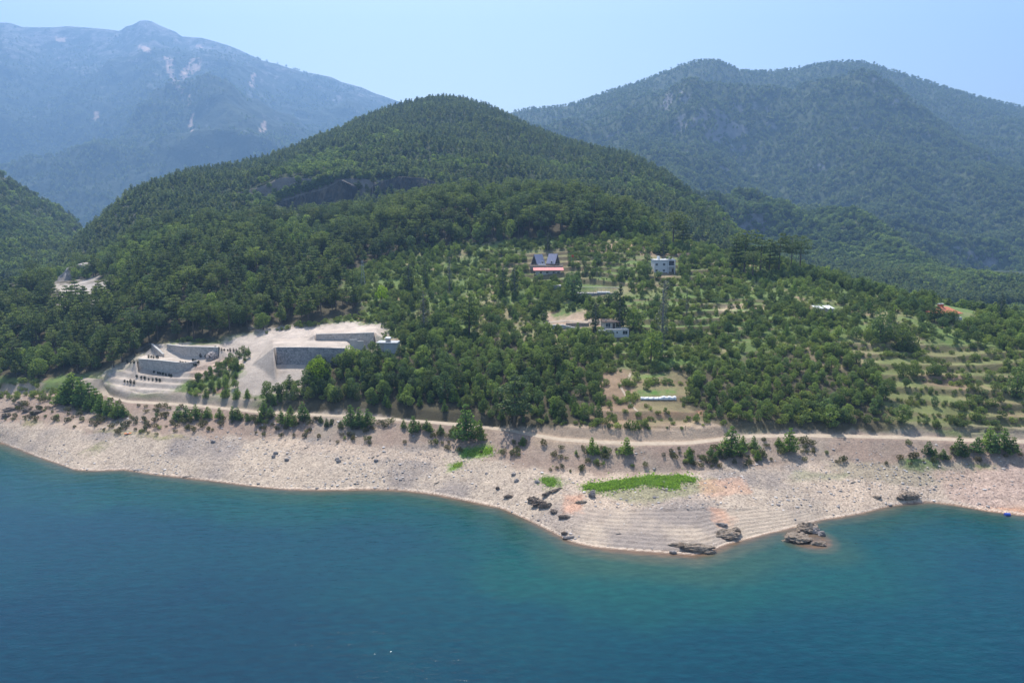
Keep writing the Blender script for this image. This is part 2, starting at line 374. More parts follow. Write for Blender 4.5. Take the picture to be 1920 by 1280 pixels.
make_kind('lime', leafy_shape, [41], M['lime'], N=1500, sz=.3, H=9.)
make_kind('shrub', shrub_shape, range(51, 56), M['shrub'], N=450)
M['darkleaf'] = foliage('dark sapling foliage', (.02,.03,.02), (.03,.04,.025), (.04,.055,.03), .2)
make_kind('sapling', shrub_shape, [58, 59], M['darkleaf'], wide=.25)
make_kind('dry', shrub_shape, range(61, 64), M['dry'], N=260, H=1.2, sz=.13)
make_kind('poplar', poplar_shape, range(71, 74), M['poplar'], 'greybark')
M['palepoplar'] = foliage('pale poplar foliage', (.12,.14,.10), (.15,.17,.125), (.18,.2,.15), .4)
make_kind('barepoplar', poplar_shape, [75, 76], M['palepoplar'], 'greybark', bare=True, wide=.05)
make_kind('farpine', pine_shape, range(81, 85), M['hillpine'], N=300, sz=.8)
make_kind('farleafy', leafy_shape, range(91, 95), M['leaf'], N=260, sz=.7, H=8.)
make_kind('mtree', leafy_shape, range(95, 98), M['hillpine'], N=60, sz=1.7, H=11., nl=5)
PH = dict(pine=12., umbrella=15., young=5., leafy=7., lime=9., shrub=2., dry=1.2, sapling=2., poplar=16., barepoplar=16., farpine=12., farleafy=8., mtree=11.)
def tree_obj(kind, name, p, h, label, cat, group=None, rz=None, wide=1.0):
    cm, tm, _ = random.choice(PROTO[kind]); k = h/PH[kind]
    o = empty(name, (p[0], p[1], p[2]), random.uniform(0, 6.28) if rz is None else rz, (k*wide, k*wide, k))
    c = bpy.data.objects.new('crown' if kind not in ('shrub', 'dry') else 'foliage', cm); C.objects.link(c); c.parent = o
    if kind != 'dry':
        t = bpy.data.objects.new('trunk' if kind != 'shrub' else 'stem', tm); C.objects.link(t); t.parent = o
    return tag(o, label, cat, group)
def scatter(name, kinds, P, H, label, cat, extra=None, protos=None):
    """one object holding uncountable plants or stones; P (N,3), H heights"""
    col = bpy.data.collections.new(name+'_kinds'); meshes = []
    if protos is None:
        for kd, wt in kinds:
            for L in PROTO[kd]:
                cv, cf, tv, tf, lm, bm = L[2]; V, F, mi = join_vf([(cv, cf, 0), (tv, tf, 1)])
                me = arr_mesh('m', V/PH[kd], F, [lm, bm], False, mi); meshes.append((me, wt/len(PROTO[kd])))
    else: meshes = protos
    for i, (me, wt) in enumerate(meshes):
        o = bpy.data.objects.new('%s_%03d' % (name[:12], i), me); col.objects.link(o)
    wts = np.array([m[1] for m in meshes]); wts = wts/wts.sum(); N = len(P)
    idx = rng.choice(len(meshes), N, p=wts)
    me = bpy.data.meshes.new(name); me.vertices.add(N); me.vertices.foreach_set('co', np.asarray(P, np.float32).ravel())
    a = me.attributes.new('idx', 'INT', 'POINT'); a.data.foreach_set('value', idx.astype(np.int32))
    sc = np.stack([H*rng.uniform(.85, 1.2, N), H*rng.uniform(.85, 1.2, N), H], 1)
    if extra is not None: sc = extra
    a = me.attributes.new('scl', 'FLOAT_VECTOR', 'POINT'); a.data.foreach_set('vector', sc.astype(np.float32).ravel())
    rt = np.zeros((N, 3)); rt[:, 2] = rng.uniform(0, 6.28, N)
    a = me.attributes.new('rot', 'FLOAT_VECTOR', 'POINT'); a.data.foreach_set('vector', rt.astype(np.float32).ravel())
    o = link(name, me)
    g = bpy.data.node_groups.new(name, 'GeometryNodeTree')
    g.interface.new_socket('Geometry', in_out='INPUT', socket_type='NodeSocketGeometry'); g.interface.new_socket('Geometry', in_out='OUTPUT', socket_type='NodeSocketGeometry')
    gi = g.nodes.new('NodeGroupInput'); go = g.nodes.new('NodeGroupOutput'); ip = g.nodes.new('GeometryNodeInstanceOnPoints'); cn = g.nodes.new('GeometryNodeCollectionInfo')
    cn.inputs['Collection'].default_value = col; cn.inputs['Separate Children'].default_value = True; cn.inputs['Reset Children'].default_value = True
    def at(nm, ty):
        n = g.nodes.new('GeometryNodeInputNamedAttribute'); n.data_type = ty; n.inputs['Name'].default_value = nm; return n.outputs[0]
    L = g.links.new
    L(gi.outputs[0], ip.inputs['Points']); L(cn.outputs[0], ip.inputs['Instance']); ip.inputs['Pick Instance'].default_value = True
    L(at('idx', 'INT'), ip.inputs['Instance Index']); L(at('rot', 'FLOAT_VECTOR'), ip.inputs['Rotation']); L(at('scl', 'FLOAT_VECTOR'), ip.inputs['Scale'])
    L(ip.outputs[0], go.inputs[0])
    md = o.modifiers.new('scatter', 'NODES'); md.node_group = g
    return tag(o, label, cat, kind='stuff')

# ------------------------------------------------------------------ retaining walls of the building site (positions first, they shape the ground)
WALLDEF = [
 ('dark stone retaining wall', 'stone_retaining_wall', [(515,683,651),(580,683,651),(620,683,652),(652,683,653)], 45),
 ('upper', 'upper', [(590,646,627),(640,646,626),(706,648,624)], 40),
 ('front', 'front', [(258,692,673),(300,695,676),(335,698,680),(352,692,681),(372,682,677)], 10),
 ('long', 'long', [(312,652,646),(328,661,648),(345,668,650),(385,669,651),(412,668,652)], 26),
 ('curved', 'curved', [(284,653,645),(289,659,649),(297,666,656),(306,671,665)], 4),
]
WPTS = []
for nm, _, pts, dep in WALLDEF:
    rows = []
    for (px, pb, pt) in pts:
        h = hit(px, pb); rows.append((h.x, h.y, h.z, top_z(pt, h.y)))
    WPTS.append(rows)
newW = []
for rows, (nm, _, pts, dep) in zip(WPTS, WALLDEF):
    a = np.array(rows); newW.append((a[:, 0]/a[:, 1], a[:, 1]+.2, a[:, 3]-.25, dep))
WALLS += newW[:4]

# ------------------------------------------------------------------ ground
def polar_grid(u0, u1, nu, Ys, zf):
    u = np.linspace(u0, u1, nu); U_, Y_ = np.meshgrid(u, Ys); Z = zf(U_.ravel(), Y_.ravel())
    V = np.stack([U_.ravel()*Y_.ravel(), Y_.ravel(), Z], 1); i = np.arange(len(Ys)-1)[:, None]*nu+np.arange(nu-1)[None, :]; i = i.ravel()
    return V, np.stack([i, i+1, i+nu+1, i+nu], 1)
def add_col(me, name, c):
    a = me.attributes.new(name, 'FLOAT_COLOR', 'POINT'); c4 = np.ones((len(c), 4), np.float32); c4[:, :3] = c; a.data.foreach_set('color', c4.ravel())
def add_f(me, name, v):
    a = me.attributes.new(name, 'FLOAT', 'POINT'); a.data.foreach_set('value', np.asarray(v, np.float32))
Yn = np.concatenate([np.geomspace(118, 300, 420), np.geomspace(300, 545, 240)[1:]])
V, F = polar_grid(-1.09, 1.09, 1110, Yn, raw_z)
# solid colours of the ground itself by what covers it: gravel, soil, meadow, forest floor
X_, Y_, Z_ = V.T; u_ = X_/Y_; PX, PY = project(X_, Y_, Z_)
jx = PX+fbm(X_, Y_, 18, 4, 21)*26; jy = PY+fbm(X_, Y_, 14, 4, 22)*12
ty = Y_-roadY(u_); ys = Y_-shoreY(u_)
COL = np.zeros((len(V), 3)); N1 = fbm(X_, Y_, 16, 5, 30); N2 = fbm(X_, Y_, 5, 4, 31); N3 = fbm(X_, Y_, 45, 3, 32)
def lerp(a, b, t): return a*(1-t[:, None])+b*t[:, None]
gravelA = np.array([.385,.315,.245]); gravelB = np.array([.26,.22,.19]); sand = np.array([.45,.355,.27]); soil = np.array([.26,.165,.12]); redsoil = np.array([.36,.19,.12])
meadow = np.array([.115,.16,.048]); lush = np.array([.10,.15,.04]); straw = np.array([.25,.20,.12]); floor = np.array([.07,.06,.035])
COL[:] = gravelA
COL = lerp(COL, gravelB, smooth(N1*1.9+.35)); COL = lerp(COL, sand, smooth((N3+.05)*2.2)*smooth((PX-900)/250))
_so = [(fbm(X_, Y_, w_, 3, 90+i)*ax, fbm(X_, Y_, w_, 3, 95+i)*ax*.5) for i, (w_, ax) in enumerate([(3, 26), (6, 30), (1.5, 20), (4, 12)])]
def patch(poly, colr, a=1.0, jit=True):
    """mix a cover colour into the ground inside an outline, with a ragged edge"""
    global COL
    bx, by = (jx, jy) if jit else (PX, PY); P_ = np.array(poly); k = np.where((bx > P_[:, 0].min()-30) & (bx < P_[:, 0].max()+30) & (by > P_[:, 1].min()-20) & (by < P_[:, 1].max()+20))[0]
    m = np.zeros(len(k))
    for ox, oy in (_so if jit else [(_so[0][0]*.15, _so[0][1]*.15)]): m += inpoly(bx[k]+ox[k], by[k]+oy[k], poly)
    m *= a/(len(_so) if jit else 1); COL[k] = COL[k]*(1-m[:, None])+np.asarray(colr)*m[:, None]
# brush belt between gravel and road
yb = np.interp(u_, UG, CG[3][0]); belt = smooth((Y_-yb+N2*5+3)/5)*(ty < 9)
COL = lerp(COL, lerp(np.tile(np.array([.27, .195, .15]), (len(V), 1)), gravelA*.75, smooth(N1+.25)), belt*.95)
# upland
upm = smooth((ty-4+N2*2)/3)
up = lerp(np.tile(meadow, (len(V), 1)), straw, smooth(N1*1.5+.15)*.8); up = lerp(up, soil, smooth(N2*1.6-.35+.4*N3)); up = lerp(up, lush, smooth(fbm(X_, Y_, 30, 4, 33)*2-.2))
tm = np.zeros(len(V), bool)
for p_ in TERR: tm |= inpoly(PX, PY, p_)
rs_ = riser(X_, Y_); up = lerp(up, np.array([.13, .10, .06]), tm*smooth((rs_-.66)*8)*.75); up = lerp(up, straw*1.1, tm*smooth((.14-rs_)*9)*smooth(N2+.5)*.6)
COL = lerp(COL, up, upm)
bank = (ty > 4)*(ty < 9.5); COL = lerp(COL, gravelA*.8, bank*smooth(N1+.7))
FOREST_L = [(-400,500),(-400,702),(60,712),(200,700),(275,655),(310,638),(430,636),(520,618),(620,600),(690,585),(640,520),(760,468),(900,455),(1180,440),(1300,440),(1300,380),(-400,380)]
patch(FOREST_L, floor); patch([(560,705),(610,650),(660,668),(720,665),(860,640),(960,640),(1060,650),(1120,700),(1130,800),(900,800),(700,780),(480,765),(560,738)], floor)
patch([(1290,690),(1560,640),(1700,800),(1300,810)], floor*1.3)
SITE = [(190,712),(245,672),(290,643),(420,640),(520,622),(620,606),(715,604),(720,655),(650,660),(600,700),(560,738),(430,740),(455,690),(420,672),(380,700),(320,735),(262,738),(230,735)]
patch(SITE, [.37,.315,.265]); patch([(290,645),(305,645),(340,668),(375,672),(370,678),(262,674)], [.42,.36,.30], 1, False)
patch([(350,690),(420,668),(450,672),(430,700),(360,720)], [.36,.27,.21]); patch([(480,610),(620,605),(712,604),(712,624),(600,628),(560,640),(480,640)], [.45,.38,.32])
patch([(1120,700),(1190,700),(1200,800),(1130,800)], soil*1.2); patch([(990,800),(1290,790),(1370,800),(1370,832),(990,832)], [.33,.25,.18]); patch([(1190,772),(1320,772),(1320,780),(1190,780)], redsoil)
patch([(1122,695),(1290,690),(1305,800),(1125,800)], [.21,.155,.095], .75); patch([(1640,650),(2150,660),(2150,810),(1660,800)], [.17,.155,.07], .5); patch([(98,530),(176,524),(240,524),(240,540),(172,572),(98,576)], [.36,.32,.28])
patch([(1200,735),(1265,731),(1265,740),(1200,741)], [.08,.15,.035]); patch([(1240,668),(1390,672),(1400,688),(1235,688)], [.11,.17,.045]); patch([(1200,700),(1250,700),(1250,708),(1200,708)], lush*1.2)
patch([(1020,590),(1100,585),(1180,600),(1180,612),(1030,610)], [.38,.28,.2]); patch([(960,485),(1100,500),(1110,530),(1000,525)], [.2,.16,.09], .6)
patch([(1060,450),(1180,452),(1320,465),(1300,476),(1060,470)], [.32,.22,.15], .8); patch([(1340,580),(1430,572),(1430,580),(1345,588)], [.5,.38,.26])
patch([(880,640),(1010,640),(1000,600),(940,560),(870,600)], straw, .6)
patch([(1500,640),(1640,640),(1650,700),(1520,690)], straw, .55); patch([(1740,700),(1820,700),(1830,730),(1740,730)], soil, .6)
COL *= (1+upm*(fbm(X_, Y_, 7, 4, 34)*.35))[:, None]
# gravel details
patch([(0,790),(110,786),(200,800),(330,812),(300,818),(150,806),(0,800)], sand*.95, .6); patch([(480,815),(620,830),(850,850),(850,868),(700,858),(480,838)], sand*.95, .7)
patch([(170,808),(240,812),(330,812),(330,818),(200,816)], [.22,.21,.08], .8); patch([(160,848),(200,832),(196,840),(160,856)], [.2,.19,.1], .8); patch([(40,785),(75,782),(78,795),(50,797)], [.2,.18,.08], .7)
patch([(870,845),(930,835),(925,855),(880,860)], [.10,.2,.03]); patch([(850,868),(870,864),(870,878),(848,880)], [.12,.22,.03])
patch([(1090,912),(1180,905),(1340,900),(1350,925),(1200,940),(1100,925)], [.2,.2,.11], .75); patch([(1010,890),(1060,895),(1060,915),(1015,915)], [.12,.17,.05], .8)
patch([(1300,905),(1400,895),(1410,930),(1330,935)], [.5,.3,.2], .6); patch([(1060,925),(1100,930),(1085,965),(1062,960)], [.48,.27,.18], .7); patch([(1335,955),(1365,955),(1370,985),(1338,985)], [.5,.28,.18], .6)
patch([(1700,855),(1780,858),(1770,880),(1700,870)], [.10,.17,.04]); patch([(1540,860),(1840,862),(1830,905),(1700,905),(1600,900)], [.22,.2,.13], .5); patch([(1830,872),(1860,872),(1860,880),(1835,880)], [.12,.16,.04])
patch([(1790,940),(1930,950),(1930,970),(1790,955)], [.46,.25,.15], .8); patch([(1500,880),(1600,885),(1580,900),(1480,895)], [.2,.22,.12], .5)
patch([(1760,875),(1930,880),(1930,950),(1800,945)], [.47,.33,.26], .6)
wet = (ys < 1.4) & (ys > .5); COL = lerp(COL, np.array([.52,.42,.33]), wet*.7); COL = lerp(COL, np.array([.24,.16,.11]), (ys <= .5)*.8)
stones = np.clip(1-upm-belt*.5, 0, 1)*(1-inpoly(PX, PY, STRATA)*.6)
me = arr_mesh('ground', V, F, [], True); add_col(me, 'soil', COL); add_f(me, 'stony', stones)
def ground_mat():
    t = NT('ground'); at = t.n('ShaderNodeAttribute', attribute_name='soil'); st = t.n('ShaderNodeAttribute', attribute_name='stony'); p = pos(t)
    vo = t.n('ShaderNodeTexVoronoi'); vo.inputs['Scale'].default_value = 2.4; t.l(p, vo.inputs['Vector'])
    vo2 = t.n('ShaderNodeTexVoronoi'); vo2.inputs['Scale'].default_value = .55; vo2.inputs['Randomness'].default_value = 1; t.l(p, vo2.inputs['Vector'])
    sepa = t.n('ShaderNodeSeparateColor'); t.l(vo.outputs['Color'], sepa.inputs[0])
    g = t.ramp(sepa.outputs[0], [(0, (.55, .54, .55)), (.35, (.9, .9, .9)), (.8, (1.04, 1.03, 1.02)), (1, (1.28, 1.28, 1.28))])
    stone = t.mix(st.outputs['Fac'], (1, 1, 1), g)
    n1 = t.ramp(t.noise(.35, 6, p, .7), [(.3, (.80, .78, .76)), (.5, (1, 1, 1)), (.72, (1.16, 1.14, 1.1))])
    n2 = t.ramp(t.noise(2.2, 4, p, .7), [(.32, (.84, .84, .84)), (.55, (1.02, 1.02, 1.02)), (.7, (1.12, 1.12, 1.12))])
    c = t.mix(1, t.mix(1, t.mix(1, at.outputs['Color'], stone, 'MULTIPLY'), n1, 'MULTIPLY'), n2, 'MULTIPLY')
    t.col(c); t.set(.92, .15); h = t.mul(t.mul(t.noise(.9, 6, p, .7), 1.0), t.mul(vo.outputs['Distance'], -.35), 'ADD'); t.bump(h, .35, .6); return t.m
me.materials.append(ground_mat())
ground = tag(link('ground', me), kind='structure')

# road: a dirt ribbon just above the ground
ru = np.linspace(float(u_of(196, 742)), 1.09, 960); rw = roadY(ru); rows = []
offs = [.5, 1.1, 1.8, 2.6, 3.3, 3.9]
for k, o_ in enumerate(offs):
    yy = rw+o_+fbm(ru*300, ru*0+k, 9, 3, 40)*(.3 if k in (0, 5) else 0); zz = gz(ru*yy, yy)
    rows.append(np.stack([ru*yy, yy, zz+.05-(.03 if k in (1, 4) else 0)], 1))
V = np.vstack(rows); n = len(ru); i = (np.arange(len(offs)-1)[:, None]*n+np.arange(n-1)[None, :]).ravel()
t = NT('dirt road'); p = pos(t); t.col(t.ramp(t.noise(.8, 5, p), [(.3, (.32, .26, .195)), (.7, (.42, .345, .265))])); t.set(.95, .1); t.bump(t.noise(3, 4, p), .1)
tag(link('dirt_road', arr_mesh('dirt_road', V, np.stack([i, i+1, i+n+1, i+n], 1), [t.m], True)), kind='structure')
# short track on the left, up to the pine wood
def ribbon(name, pts, wd, mat, lift=.06):
    P = [hit(*q) for q in pts]; V = []; fine = []
    for a, b in zip(P[:-1], P[1:]):
        for k in range(6): fine.append(a.lerp(b, k/6))
    fine.append(P[-1])
    for i, q in enumerate(fine):
        d = (fine[min(i+1, len(fine)-1)]-fine[max(i-1, 0)]); d.z = 0; d.normalize(); nn = Vector((-d.y, d.x, 0))
        for sgn in (-1, 0, 1):
            v = q+nn*wd*.5*sgn; V.append((v.x, v.y, float(gz(v.x, v.y))+lift))
    F = [(3*i+j, 3*i+j+1, 3*i+j+4, 3*i+j+3) for i in range(len(fine)-1) for j in range(2)]
    return tag(link(name, arr_mesh(name, V, F, [mat], True)), kind='structure')
ribbon('dirt_track', [(198,742),(186,733),(183,722),(172,714),(150,712)], 3.0, t.m, .12)
ribbon('footpath', [(1195,772),(1172,740),(1162,722),(1178,712),(1182,700)], .8, t.m, .1)
ribbon('village_path', [(1020,606),(1060,602),(1100,604),(1130,606)], 2.0, t.m, .12)

# hill behind
V, F = polar_grid(-1.0, 1.0, 520, np.concatenate([np.linspace(545, 700, 90), np.geomspace(702, 1600, 120)]), raw_z)
def forest_floor(name, c1, c2, rock, thr):
    t = NT(name); p = pos(t); geo = t.n('ShaderNodeNewGeometry'); sx = t.n('ShaderNodeSeparateXYZ'); t.l(geo.outputs['Normal'], sx.inputs[0])
    c = t.ramp(t.noise(.02, 6, p, .65), [(.35, c1), (.65, c2)]); r = t.ramp(t.noise(.05, 6, p, .75), [(.3, tuple(x*.6 for x in rock)), (.7, rock)])
    sl = t.mr(t.mul(sx.outputs[2], t.mul(t.noise(.012, 6, p, .7), .5), 'SUBTRACT'), thr, thr+.05, 1, 0)
    t.col(t.mix(sl, c, r)); t.set(.95, .1); t.bump(t.noise(.12, 6, p, .7), 3); return t.m
mfloor = forest_floor('hill floor', (.035, .045, .022), (.06, .075, .03), (.26, .23, .2), .42)
tag(link('hill', arr_mesh('hill', V, F, [mfloor], True)), kind='structure')

# cliffs on the hill: craggy near-vertical rock faces
def cliff(name, foot, top, mat, Y0, seed, n=150, m=46, lean=7, amp=3.0):
    """foot / top: lists of (px, py) read off the photo; the face stands at forward distance Y0"""
    fx = np.array([f[0] for f in foot]); px = np.linspace(fx[0], fx[-1], n); fy = np.interp(px, fx, [f[1] for f in foot]); tyy = np.interp(px, [q[0] for q in top], [q[1] for q in top])
    T = np.linspace(0, 1, m)[:, None]; py = fy[None]*(1-T)+tyy[None]*T; Yb = Y0+lean*T+np.zeros_like(py)
    X = u_of(px[None], py)*Yb; Z = CAMZ-s_of(py)*Yb; yy = Yb-ridged(X, Z*.3, 13, 5, seed)*amp*1.5-fbm(X, Z, 5, 3, seed)*.8+2.0
    edge = np.minimum(np.minimum(np.arange(n)/10, (n-1-np.arange(n))/10), 1)[None]; yy = yy+(1-edge)*10; yy[-1] += 10; yy[-2] += 4
    V = np.stack([X.ravel(), yy.ravel(), Z.ravel()], 1); i = (np.arange(m-1)[:, None]*n+np.arange(n-1)[None]).ravel()
    return tag(link(name, arr_mesh(name, V, np.stack([i, i+1, i+n+1, i+n], 1), [mat], False)), kind='structure')
def rock_mat(name, a, b, c, sc=.08):
    t = NT(name); p = pos(t); mp = t.n('ShaderNodeMapping'); mp.inputs['Scale'].default_value = (1, 1, .3); t.l(p, mp.inputs[0])
    t.col(t.ramp(t.noise(sc, 6, mp.outputs[0], .75), [(.3, a), (.5, b), (.68, c)])); t.set(.9, .2); t.bump(t.noise(sc*3, 6, mp.outputs[0], .75), 1.5); return t.m
M['cliff'] = rock_mat('cliff rock', (.022,.022,.024), (.055,.052,.052), (.17,.13,.09))
M['palecliff'] = rock_mat('pale cliff rock', (.2,.17,.15), (.36,.32,.29), (.5,.46,.42), .2)
cliff('cliff_face', [(496,436),(520,436),(560,434),(600,430),(640,416),(668,394)], [(496,404),(520,380),(560,366),(610,352),(640,336),(668,350)], M['cliff'], 628, 1, 220, 80)
cliff('cliff_face', [(690,372),(730,372),(770,368),(800,362),(826,352)], [(690,352),(715,338),(745,330),(790,332),(826,344)], M['cliff'], 628, 2)
cliff('cliff_face', [(98,548),(130,554),(150,550),(176,540)], [(98,546),(108,520),(118,510),(128,500),(136,498),(145,493),(158,497),(166,510),(176,536)], M['palecliff'], 446, 3, 130, 60, 14, 3.2)
cliff('cliff_face', [(-60,556),(0,554),(30,552),(46,546)], [(-60,534),(0,533),(30,535),(46,538)], M['palecliff'], 446, 5, 60, 20, 5, 1.5)
cliff('cliff_face', [(180,544),(205,546),(246,538)], [(180,540),(190,516),(205,508),(225,506),(246,530)], M['cliff'], 446, 4, 60, 30, 9, 2.0)

# ------------------------------------------------------------------ far mountains
def mountain(name, sil, base_py, fr, Yk, u0, u1, nu, ny, noise_amp, mat, seed, wl):
    a = np.array([(float(u_of(px, py)), py) for px, py in sil])
    def zf(u, Y):
        pyc = np.interp(u, a[:, 0], a[:, 1]); z = None
        lastY, lastz = None, None
        for f, Yy in zip(fr, Yk):      # from base (f=1) to crest (f=0)
            zz = CAMZ-s_of(pyc+f*(base_py-pyc))*Yy
            if z is None: z = zz
            else: z = z+(zz-lastz)*np.clip((Y-lastY)/(Yy-lastY), 0, 1)
            lastY, lastz = Yy, zz
        z = z-np.maximum(Y-lastY, 0)*.5; X = u*Y
        q = np.clip((lastY-Y)/(lastY-Yk[0]), 0, 1); win = .04+np.minimum(1, q*3)*np.clip((1-q)*5, .15, 1)
        z = z+win*noise_amp*(ridged(X, Y, wl, 6, seed)*.8+fbm(X, Y, wl*.4, 5, seed)*.4)
        return z-np.where(Y < Yk[0], (Yk[0]-Y)*.2, 0)
    Ys = np.concatenate([[Yk[0]-120, Yk[0]-40], np.geomspace(Yk[0], Yk[-1], ny), Yk[-1]+np.array([30, 80, 200, 500])])
    V, F = polar_grid(u0, u1, nu, Ys, zf)
    return zf, tag(link(name, arr_mesh(name, V, F, [mat], True)), kind='structure'), V
RS = [(600,300),(800,245),(900,222),(955,213),(1000,205),(1060,201),(1100,188),(1150,171),(1200,155),(1240,139),(1265,128),(1290,121),(1320,115),(1345,117),(1360,122),(1375,128),(1385,135),(1420,137),(1480,133),(1530,123),(1560,118),(1600,116),(1640,121),(1660,131),(1700,143),(1760,163),(1820,181),(1880,195),(1920,203),(2050,240),(2400,300)]
LS = [(-400,80),(-200,60),(-60,50),(0,42),(20,43),(40,50),(60,51),(100,52),(130,50),(190,54),(225,58),(235,50),(250,46),(262,39),(272,38),(285,40),(300,48),(330,60),(340,68),(365,70),(380,71),(405,78),(430,86),(450,95),(480,110),(510,126),(560,135),(620,145),(640,155),(680,165),(700,174),(740,188),(800,204),(900,240),(1100,290),(1500,330)]
HS = [(-400,250),(-100,290),(0,324),(8,332),(30,349),(60,369),(100,390),(130,405),(150,430),(180,460),(220,500),(300,560)]
mright = forest_floor('mountain forest floor', (.035, .05, .025), (.07, .085, .035), (.24, .23, .22), .33)
def left_mat():
    t = NT('bare mountain'); p = pos(t); sx = t.n('ShaderNodeSeparateXYZ'); t.l(p, sx.inputs[0])
    mp = t.n('ShaderNodeMapping'); mp.inputs['Scale'].default_value = (1, .5, .45); mp.inputs['Rotation'].default_value = (0, .5, .2); t.l(p, mp.inputs[0])
    n = t.mul(t.mul(t.noise(.0045, 8, mp.outputs[0], .7, .3), .45), t.mul(t.noise(.022, 6, mp.outputs[0], .75), .55), 'ADD'); hgt = t.mr(sx.outputs[2], 400, 1900, -.10, .07)
    f = t.mr(t.mul(n, hgt, 'ADD'), .50, .57); rock = t.ramp(t.noise(.02, 6, p, .75), [(.35, (.09, .09, .09)), (.6, (.24, .23, .21))])
    t.col(t.mix(f, t.ramp(t.noise(.01, 6, p, .7), [(.35, (.025, .04, .025)), (.65, (.055, .07, .04))]), rock))
    sc = t.n('ShaderNodeAttribute', attribute_name='scree'); t.col(t.mix(t.mul(sc.outputs['Fac'], t.mr(t.noise(.012, 6, p, .7), .35, .5)), t.b.inputs['Base Color'].links[0].from_socket, (.55, .40, .31)))
    t.set(.95, .1); t.bump(t.noise(.01, 8, p, .7), 30); return t.m
zR, oR, VR = mountain('mountain', RS, 600, [1, .84, .66, .44, .2, 0], [600, 880, 1250, 1800, 2400, 3000], -.3, 1.0, 420, 330, 190, mright, 4, 700)
zL, oL, VL = mountain('mountain', LS, 480, [1, .75, .5, .25, 0], [2600, 3200, 3900, 4800, 6000], -1.05, .35, 420, 300, 430, left_mat(), 8, 1700)
zH, oH, VH = mountain('hill', HS, 545, [1, .6, .3, 0], [560, 720, 860, 1000], -1.05, -.5, 150, 110, 10, mfloor, 12, 160)
pxl, pyl = project(*VL.T)
jx, jy = pxl+fbm(VL[:, 0], VL[:, 2], 160, 4, 3)*10, pyl+fbm(VL[:, 0], VL[:, 2], 160, 4, 4)*8
scr = np.zeros(len(VL))
for poly in ([(358,112),(380,110),(378,128),(358,142),(340,152),(336,146)], [(300,105),(318,110),(336,158),(345,178),(338,176),(322,148)], [(258,85),(280,90),(284,104),(268,98)], [(104,68),(126,70),(122,78),(108,78)], [(368,85),(378,86),(376,96),(368,94)], [(474,140),(480,140),(478,165),(472,165)], [(486,232),(494,225),(496,245),(488,250)], [(350,182),(356,182),(358,205),(352,205)], [(176,212),(186,214),(186,228),(178,226)], [(354,218),(360,218),(359,245),(354,245)]):
    scr = np.maximum(scr, inpoly(jx, jy, poly).astype(float))
add_f(oL.data, 'scree', scr)

# ------------------------------------------------------------------ water
def water():
    Ys = np.concatenate([np.linspace(-500, 60, 12), np.linspace(66, 330, 340), np.geomspace(335, 640, 60)]); X0 = np.linspace(-420, 420, 560)
    XX, YY = np.meshgrid(X0, Ys); XX = XX*np.interp(YY, [-500, 60, 200, 640], [2.0, 1.0, 1, 1.6]); V = np.stack([XX.ravel(), YY.ravel(), np.zeros(XX.size)], 1)
    n = len(X0); i = (np.arange(len(Ys)-1)[:, None]*n+np.arange(n-1)[None]).ravel(); me = arr_mesh('water', V, np.stack([i, i+1, i+n+1, i+n], 1), [], True)
    Yc = np.maximum(V[:, 1], 60); u = np.clip(V[:, 0]/Yc, -1, 1); off = shoreY(u)-V[:, 1]
    # distance from the bank, measured properly on a coarse sampling of the shoreline
    su = np.linspace(-1, 1, 400); sy = shoreY(su); S = np.stack([su*sy, sy], 1); d = np.full(len(V), 1e9)
    for k in range(0, len(V), 20000): d[k:k+20000] = np.sqrt(((V[k:k+20000, None, :2]-S[None])**2).sum(2)).min(1)
    d = np.where(off > 0, d, 0); isl = hit(1515, 1010); dd = np.sqrt((V[:, 0]-isl.x)**2+(V[:, 1]-isl.y)**2); d = np.minimum(d, np.maximum(dd-5, 0)*1.6)
    shelf = np.sqrt(((V[:, 0]-55)/75)**2+((V[:, 1]-150)/22)**2); d = d*(1-.4*np.exp(-shelf**2))
    add_f(me, 'bank', d/100)
    t = NT('lake water'); p = pos(t); at = t.n('ShaderNodeAttribute', attribute_name='bank'); sx = t.n('ShaderNodeSeparateXYZ'); t.l(p, sx.inputs[0])
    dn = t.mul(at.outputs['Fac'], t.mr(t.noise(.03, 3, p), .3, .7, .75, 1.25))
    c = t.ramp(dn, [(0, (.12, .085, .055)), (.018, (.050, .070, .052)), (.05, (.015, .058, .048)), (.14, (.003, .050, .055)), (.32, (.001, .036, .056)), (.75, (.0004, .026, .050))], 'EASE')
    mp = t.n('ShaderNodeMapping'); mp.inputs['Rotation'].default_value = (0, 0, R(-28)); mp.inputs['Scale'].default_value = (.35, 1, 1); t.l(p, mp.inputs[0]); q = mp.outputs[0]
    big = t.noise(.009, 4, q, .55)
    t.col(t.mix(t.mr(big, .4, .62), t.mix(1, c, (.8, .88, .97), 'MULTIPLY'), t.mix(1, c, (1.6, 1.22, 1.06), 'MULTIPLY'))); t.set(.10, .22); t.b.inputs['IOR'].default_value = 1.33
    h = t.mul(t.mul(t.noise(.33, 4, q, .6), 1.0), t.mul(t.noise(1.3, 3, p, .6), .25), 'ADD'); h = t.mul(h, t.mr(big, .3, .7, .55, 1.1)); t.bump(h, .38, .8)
    rp = t.ramp(t.noise(.8, 4, q, .6), [(.3, (.7, .8, .86)), (.5, (1, 1, 1)), (.7, (1.4, 1.25, 1.17))]); t.col(t.mix(1, t.b.inputs['Base Color'].links[0].from_socket, rp, 'MULTIPLY'))  # light and dark sides of the ripples painted into the water colour
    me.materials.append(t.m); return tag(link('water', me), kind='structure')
water()

